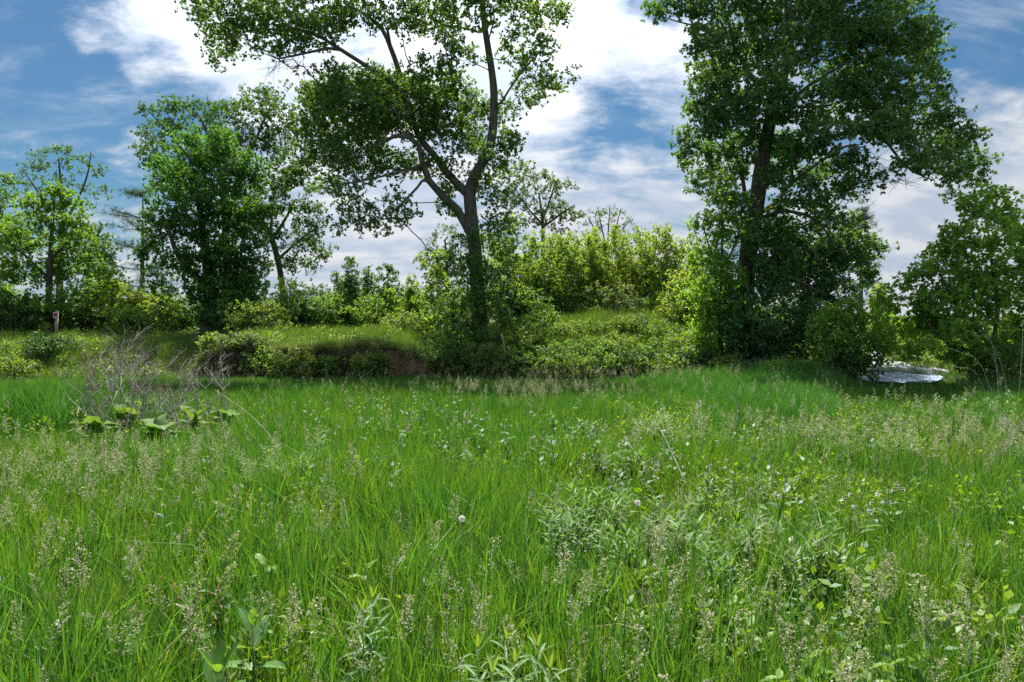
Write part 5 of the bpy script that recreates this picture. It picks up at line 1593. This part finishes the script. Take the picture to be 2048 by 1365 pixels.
weeds('fresh', 'leafy_weed',
      [(1480, 930, 120, 40, 16, 'yellow-green weed in front of the tall right grass'), (1270, 1150, 60, 50, 7, 'yellow-green weed around the brown twiggy clump'), (1400, 1170, 60, 50, 7, 'yellow-green weed right of the brown twiggy clump'),
       (1560, 1340, 80, 30, 5, 'yellow-green weed at the bottom edge right of centre'), (1700, 1320, 80, 30, 5, 'yellow-green weed at the bottom edge near the right corner'), (1180, 960, 80, 40, 9, 'yellow-green weed beside the flattened heap of dry twigs'),
       (1650, 930, 80, 30, 8, 'yellow-green weed among the seed grass on the right'), (1480, 1230, 60, 50, 4, 'yellow-green weed in the sparse turf of the right foreground')], 0.36, 35)
weeds('red', 'red_stemmed_weed', [(440, 1155, 1, 1, 1, 'reddish tinged weed standing alone above the milkweeds')], 0.45, 36)

# white campion
def campion(seed):
    rng = np.random.default_rng(seed)
    st, ca, pe, lf = MB(), MB(), MB(), MB()
    for s in range(2):
        a = rng.uniform(0, 6.283)
        d = np.array([math.cos(a) * .18, math.sin(a) * .18, 1.0])
        h = rng.uniform(.45, .62)
        st.tube([(0, 0, -.03), d * h * .5, d * h], [.003, .0025, .002], 3, False)
        for q in range(5):
            f = rng.uniform(.2, .8)
            az = rng.uniform(0, 6.283)
            lf.leaves([d * h * f], [[math.cos(az), math.sin(az), .5]], [[0, 0, 1]], .09, LANCE, [rng.random()], 2.0)
        for q in range(3):
            az = rng.uniform(0, 6.283)
            b0 = d * h * rng.uniform(.78, 1.0)
            e = b0 + np.array([math.cos(az), math.sin(az), .7]) * rng.uniform(.03, .07)
            st.tube([b0, e], [.0018, .0015], 3, False)
            o = np.array([math.cos(az), math.sin(az), rng.uniform(-.2, .3)])
            o /= np.linalg.norm(o)
            ca.tube([e, e + o * .010, e + o * .022], [.002, .007, .005], 6)
            c = e + o * .023
            u = np.cross(o, [0, 0, 1.0])
            u /= np.linalg.norm(u)
            v = np.cross(o, u)
            for p_ in range(5):
                an = p_ * 1.2566 + rng.normal(0, .1)
                ax = u * math.cos(an) + v * math.sin(an) + o * .25
                pe.leaves([c], [ax], [o], .014, KITE, [rng.random()], 1.4)
    return [('stem', st.mesh('stem', M['greenstem'])), ('leaves', lf.mesh('leaves', M['weed'])), ('calyx', ca.mesh('calyx', M['calyx'])), ('petals', pe.mesh('petals', M['petal']))]
CP = [campion(700 + k) for k in range(5)]
rc = np.random.default_rng(44)
CAMP = [(700, 790), (640, 800), (730, 830), (615, 820), (830, 775), (845, 800), (790, 850), (680, 850), (905, 795), (890, 865), (930, 840), (900, 880), (950, 850), (965, 845), (800, 845), (860, 830), (1010, 860), (1115, 865), (1085, 880), (1180, 870), (1200, 875),
        (1225, 885), (1250, 905), (1280, 880), (1300, 900), (1265, 920), (1240, 930), (1330, 865), (1310, 930), (1350, 895), (1480, 925), (1430, 930), (1540, 960), (1740, 860), (1765, 955), (1780, 985), (430, 880), (590, 760), (690, 770), (760, 790), (1060, 800), (1150, 795), (780, 905),
        (310, 975), (880, 810), (650, 840), (1320, 880), (1290, 860), (1210, 910), (1720, 1000)]
for k, (px, py) in enumerate(CAMP):
    Y = (EYE - 0.58) * F / (py - CYP)
    x = (px - CXP) / F * Y
    lb_ = ('white campion stalk in the green grass right of the burdock patch' if px < 720 else
           'white campion stalk in the loose drift left of the meadow centre' if px < 880 else
           'white campion stalk beside the dark leafy weeds at the meadow centre' if px < 1150 else
           'white campion stalk around the grey dead twiggy weed right of centre' if px < 1370 else
           'white campion stalk among the seed grass of the right meadow')
    root = thing('white_campion', lb_, 'wildflower', (x, Y, H(x, Y)), lb_)
    s_ = rc.uniform(.9, 1.2)
    root.scale = (s_, s_, s_)
    root.rotation_euler = (rc.normal(0, .08), rc.normal(0, .08), rc.uniform(0, 6.28))
    for nm, me in CP[int(rc.integers(0, 5))]:
        link(nm, me, root, 'stuff' if nm in ('petals', 'calyx', 'leaves') else None)

# dandelion clocks
def dandelion(px, py, label, ztop, seed):
    rng = np.random.default_rng(seed)
    Y = (EYE - ztop) * F / (py - CYP)
    x = (px - CXP) / F * Y
    root = thing('dandelion_clock', label, 'wildflower', (x, Y, H(x, Y)))
    g = H(x, Y)
    top = ztop - g
    sb = MB()
    sb.tube([(0, 0, -.03), (.01, 0, top * .5), (0, 0, top)], [.003, .003, .0025], 5)
    sb.obj('stem', M['greenstem'], root)
    core = MB()
    core.tube([(0, 0, top - .006), (0, 0, top), (0, 0, top + .006)], [.003, .006, .003], 7)
    core.obj('seed_core', M['calyx'], root)
    pf = MB()
    n = 150
    d = norm(rng.normal(0, 1, (n, 3)))
    c = np.array([0, 0, top])
    for q in range(n):
        e = c + d[q] * .017
        s0 = norm(np.cross(d[q], rng.normal(0, 1, 3))[None])[0]
        pf.add([c + s0 * .0003, c - s0 * .0003, e], [(0, 1, 2)])
        t0 = np.cross(d[q], s0)
        for w_ in range(5):
            an = w_ * 1.2566
            v = s0 * math.cos(an) + t0 * math.sin(an)
            u = s0 * math.cos(an + .35) + t0 * math.sin(an + .35)
            pf.add([e, e + v * .007 + d[q] * .003, e + u * .007 + d[q] * .003], [(0, 1, 2)])
    pf.obj('seed_plumes', M['petal'], root, False, 'stuff')
dandelion(924, 1038, 'round white dandelion clock alone in the green grass of the foreground', 0.50, 1)
dandelion(1275, 1006, 'round white dandelion clock among the grey-green weeds', 0.50, 2)
dandelion(1329, 863, 'small far dandelion clock beside the narrow-leaved weeds', 0.55, 3)

#DEAD
# ------------------------------------------------------------------ dead weed skeletons
def dead_weed(label, px, top, Y, seed, spread=0.5, levels=3, mat='dead', r0=0.010, burrs=True, lean=0.0, group=None, kids=4, name='dead_weed'):
    rng = np.random.default_rng(seed)
    x = (px - CXP) / F * Y
    zb = H(x, Y)
    h = EYE + (CYP - top) / F * Y - zb
    root = thing(name, label, 'dead weed', (x, Y, zb), group)
    st, bu = MB(), MB()
    ends = []
    def stem(p, d, L, r, lv):
        n = 5
        pts = [p]
        dd = d.copy()
        for q in range(n):
            dd = norm((dd + rng.normal(0, .07, 3))[None])[0]
            pts.append(pts[-1] + dd * L / n)
        st.tube(pts, np.linspace(r, r * .55, n + 1), 5 if r > .005 else 3, False, rng.random())
        if lv <= 0:
            ends.append(pts[-1])
            return
        for q in range(kids if lv > 1 else kids - 1):
            i = rng.integers(1, n + 1)
            an = rng.uniform(0, 6.283)
            nd = norm((dd * rng.uniform(.6, 1.1) + np.array([math.cos(an), math.sin(an), .25]) * spread)[None])[0]
            stem(pts[i], nd, L * rng.uniform(.35, .62), r * .55, lv - 1)
    d = norm(np.array([[lean + rng.normal(0, .08), rng.normal(0, .08), 1.0]]))[0]
    stem(np.array([0, 0, -.04]), d, h * 0.72, r0, levels)
    st.obj('stems', M[mat], root)
    if burrs and ends:
        for e in ends[::2]:
            m = 9
            dv = norm(rng.normal(0, 1, (m, 3)))
            bu.leaves(np.repeat(e[None], m, 0), dv, rng.normal(0, 1, (m, 3)), rng.uniform(.014, .024, m), KITE, rng.random(m), 1.3)
        bu.obj('seed_burrs', M['burr'], root, False, 'stuff')
    return root
DW = [(237, 645, 12.0, 'tall dead burdock skeleton with brown burrs, highest of the grey tangle'), (205, 680, 11.4, 'grey dead weed on the left side of the tangle'), (272, 680, 11.6, 'grey dead weed in the middle of the tangle'), (302, 692, 10.8, 'branching dead weed rising from the burdock leaves'),
      (335, 672, 12.0, 'grey branched dead weed behind the burdock middle'), (362, 705, 10.6, 'forked dead weed with a thick base in front of the tangle'), (248, 690, 10.4, 'low dead weed in front of the tallest skeleton'), (395, 695, 12.4, 'thin dead weed near the right end of the tangle'),
      (455, 695, 12.6, 'pale dry weed standing apart right of the tangle'), (170, 690, 12.4, 'brownish dead weed at the left end of the tangle'), (320, 690, 13.4, 'small dead weed at the back of the tangle'),
      (190, 705, 10.8, 'spreading dead weed at the left front of the tangle'), (225, 672, 12.8, 'dead weed just behind the tallest skeleton'), (285, 700, 10.2, 'low branching dead weed at the front middle of the tangle'), (425, 712, 11.6, 'low dead weed at the right front of the tangle')]
for k, (px, top, Y, lab) in enumerate(DW):
    dead_weed(lab, px, top + 18, Y, 800 + k, 0.75 + 0.12 * (k % 3), 3, 'dead', 0.014, True, 0.0, 'dead stalks over the burdock patch', 5)
def bare_stem(label, pts, Y, r, mat, seed, side=None, name='bare_stem'):
    """one bent dry stalk; pts: (px, py) from the ground up"""
    rng = np.random.default_rng(seed)
    q = np.array([at(a, b_, Y + c) for a, b_, c in pts])
    x, y = q[0][0], q[0][1]
    g = H(x, y)
    q[0][2] = g - 0.03
    root = thing(name, label, 'dead stem', (x, y, g))
    org = np.array([x, y, g])
    s = smooth_poly(q, 0.12) - org
    mbx = MB()
    mbx.tube(s, np.linspace(r, r * .45, len(s)), 5)
    mbx.obj('stalk', M[mat], root)
    if side:
        tw = MB()
        for a in side:
            w = np.array([at(u, v, Y + c) for u, v, c in a])
            w = smooth_poly(w, .12) - org
            tw.tube(w, np.linspace(r * .7, r * .35, len(w)), 4)
        tw.obj('side_twig', M[mat], root)
    return root
bare_stem('pale crooked dead stalk with one side branch left of the burdock patch', [(216, 960, 0), (214, 900, 0), (207, 840, .1), (203, 775, .1), (210, 745, .1), (222, 732, .2)], 8.2, .008, 'dead2', 1, [[(208, 838, .1), (222, 815, .1), (235, 782, .2)]])
bare_stem('short pale curved stalk left of the crooked one', [(145, 905, 0), (150, 860, 0), (158, 815, .1)], 8.6, .007, 'dead2', 2)
bare_stem('thin straight dead stalk in front of the right end of the burdock', [(482, 960, 0), (455, 890, .2), (440, 820, .4), (436, 780, .5)], 8.4, .005, 'dead2', 3)
bare_stem('long leaning dead stalk sloping down to the right of the burdock', [(570, 930, 0), (545, 880, .2), (500, 830, .5), (430, 780, .8)], 8.8, .005, 'dead', 4)
bare_stem('thin brown dead stalk standing alone left of the meadow centre', [(784, 880, 0), (785, 830, 0), (782, 780, 0)], 12.0, .006, 'burr', 5, [[(784, 800, 0), (765, 785, 0)], [(783, 810, 0), (800, 792, 0)]])
bare_stem('long dead stem leaning across the weeds right of the meadow centre', [(1405, 1045, 0), (1385, 1000, .2), (1355, 930, .6), (1322, 860, 1)], 6.2, .006, 'dead', 6)
bare_stem('upright thin dead stem crossing the weeds right of centre', [(1398, 1040, 0), (1400, 950, .2), (1403, 860, .5), (1400, 800, .8)], 7.4, .004, 'dead', 7)
for k, (pts, lab) in enumerate([
        ([(1995, 760, 0), (1960, 728, 0), (1920, 705, 0), (1895, 697, 0)], 'arching bare stem reaching left below the box elder'),
        ([(1985, 770, 0), (1950, 745, 0), (1912, 735, 0)], 'lower arching bare stem beside the plastic'),
        ([(2000, 765, 0), (1990, 715, 0), (1978, 668, 0)], 'upright bare stem in front of the box elder shade'),
        ([(2010, 770, 0), (1992, 728, 0), (1968, 695, 0)], 'slanting bare stem between the arching and upright ones'),
        ([(2035, 800, 0), (2043, 720, 0), (2046, 640, 0)], 'tall bare stem at the right edge of the meadow'),
        ([(2020, 800, 0), (2005, 740, 0), (1985, 690, 0), (1965, 668, 0)], 'curved bare stem near the right edge'),
        ([(1975, 800, 0), (1930, 765, 0), (1890, 752, 0)], 'low bare stem pointing left over the leafy weeds')]):
    bare_stem(lab, pts, 16.0, .008, 'dead', 20 + k)
for k, (px, top, Y, lab) in enumerate([(2010, 770, 9.2, 'grey dead weed tangle at the right edge'), (1990, 800, 8.4, 'lower dead weed tangle at the right edge'), (1940, 800, 9.6, 'thin dead weed left of the right edge tangle'), (1215, 870, 7.6, 'grey dead twiggy weed among the white flowers right of centre'),
                                       (1400, 800, 10.5, 'slender dead weed behind the narrow-leaved patch'), (1480, 790, 11.0, 'brown dead seed stalk before the tall grass')]):
    dead_weed(lab, px, top, Y, 850 + k, .6, 2, 'dead', .006, False, -.1, None, 6)
for k, (px, top, Y, lab) in enumerate([(1040, 925, 5.6, 'flattened heap of dry twigs in the grass near the meadow centre'), (1250, 1020, 4.2, 'brown dry twiggy clump in the right foreground'), (1445, 925, 5.8, 'pale dry twigs lying in the sunny weeds'), (1300, 1110, 3.6, 'dead brown weed remains under the grey-green weeds')]):
    dead_weed(lab, px, top, Y, 870 + k, 1.5, 3, 'dead' if k != 1 else 'dead2', .005, False, .5, None, 5)
bare_stem('pale fallen branch leaning on the foot of the earth bank', [(715, 757, 0), (738, 745, .2), (762, 728, .6)], 26.0, .03, 'dead2', 40, None, 'fallen_branch')
bare_stem('pale dead branch on the bank right of the oak trunk', [(1014, 712, 0), (1008, 690, .3), (1003, 668, .8)], 26.2, .035, 'dead', 41, None, 'fallen_branch')
bare_stem('long dry stem lying in the grass at the lower right', [(1385, 1290, 0), (1290, 1262, .1), (1180, 1255, .2)], 2.9, .003, 'dead2', 42)

#SIGN
# ------------------------------------------------------------------ sign on a post
SY = 34.0
sx = (111 - CXP) / F * SY
sg = H(sx, SY)
sign = thing('sign_post', 'small red and white notice on a leaning wooden post at far left', 'sign', (sx, SY, sg))
sc = SY / F
def boxmesh(cx, cy, cz, wx, wy, wz, shear=0.0):
    mbx = MB()
    V = np.array([[a, b_, c] for c in (-1, 1) for b_ in (-1, 1) for a in (-1, 1)], float) * np.array([wx, wy, wz]) / 2 + np.array([cx, cy, cz])
    V[:, 0] += shear * V[:, 2]
    mbx.add(V, [(0, 2, 3, 1), (4, 5, 7, 6), (0, 1, 5, 4), (2, 6, 7, 3), (0, 4, 6, 2), (1, 3, 7, 5)])
    return mbx
top_z = EYE + (CYP - 621) * sc - sg
bz = EYE + (CYP - 631) * sc - sg
boxmesh(0, 0, top_z / 2 - .1, .10, .09, top_z + .2, .06).obj('post', M['wood'], sign)
bd = boxmesh(0.055, -.062, bz, .235, .02, .285).obj('board', M['white'], sign)
boxmesh(0.055, -.0755, bz + .03, .19, .003, .16).obj('red_panel', M['red'], bd)
for k, (zz, ww) in enumerate([(.075, .14), (.03, .15), (-.01, .12)]):
    boxmesh(0.055, -.0785, bz + zz, ww, .003, .018).obj('print_line', M['ink'], bd)
# little conifer seedling beside the sign
rng = np.random.default_rng(71)
cx_ = (92 - CXP) / F * 33.0
cs = thing('conifer_seedling', 'little conifer seedling with pale upright shoots left of the sign', 'seedling', (cx_, 33.0, H(cx_, 33.0)))
st, nd = MB(), MB()
ch = 1.0
st.tube([(0, 0, -.05), (0, 0, ch)], [.02, .006], 5)
pp, aa = [], []
for z in np.linspace(.08, ch, 9):
    for k in range(6):
        an = rng.uniform(0, 6.28)
        L = .50 * (1 - z / ch * .75)
        d = np.array([math.cos(an), math.sin(an), .55])
        st.tube([(0, 0, z), np.array([0, 0, z]) + d * L], [.006, .003], 3, False)
        for q in range(22):
            pp.append(np.array([0, 0, z]) + d * L * rng.uniform(.15, 1))
            aa.append(d + rng.normal(0, .5, 3) + np.array([0, 0, .4]))
pp, aa = np.array(pp), np.array(aa)
nd.leaves(pp, aa, rng.normal(0, 1, pp.shape), rng.uniform(.06, .11, len(pp)), NEEDLE, rng.random(len(pp)))
st.obj('stem', M['bark2'], cs)
nd.obj('needles', M['bramble'], cs, False, 'stuff')
print("TRIS", sum(len(o.data.polygons) for o in bpy.data.objects if o.type == 'MESH' and o.users_collection), "OBJ", len(bpy.data.objects))
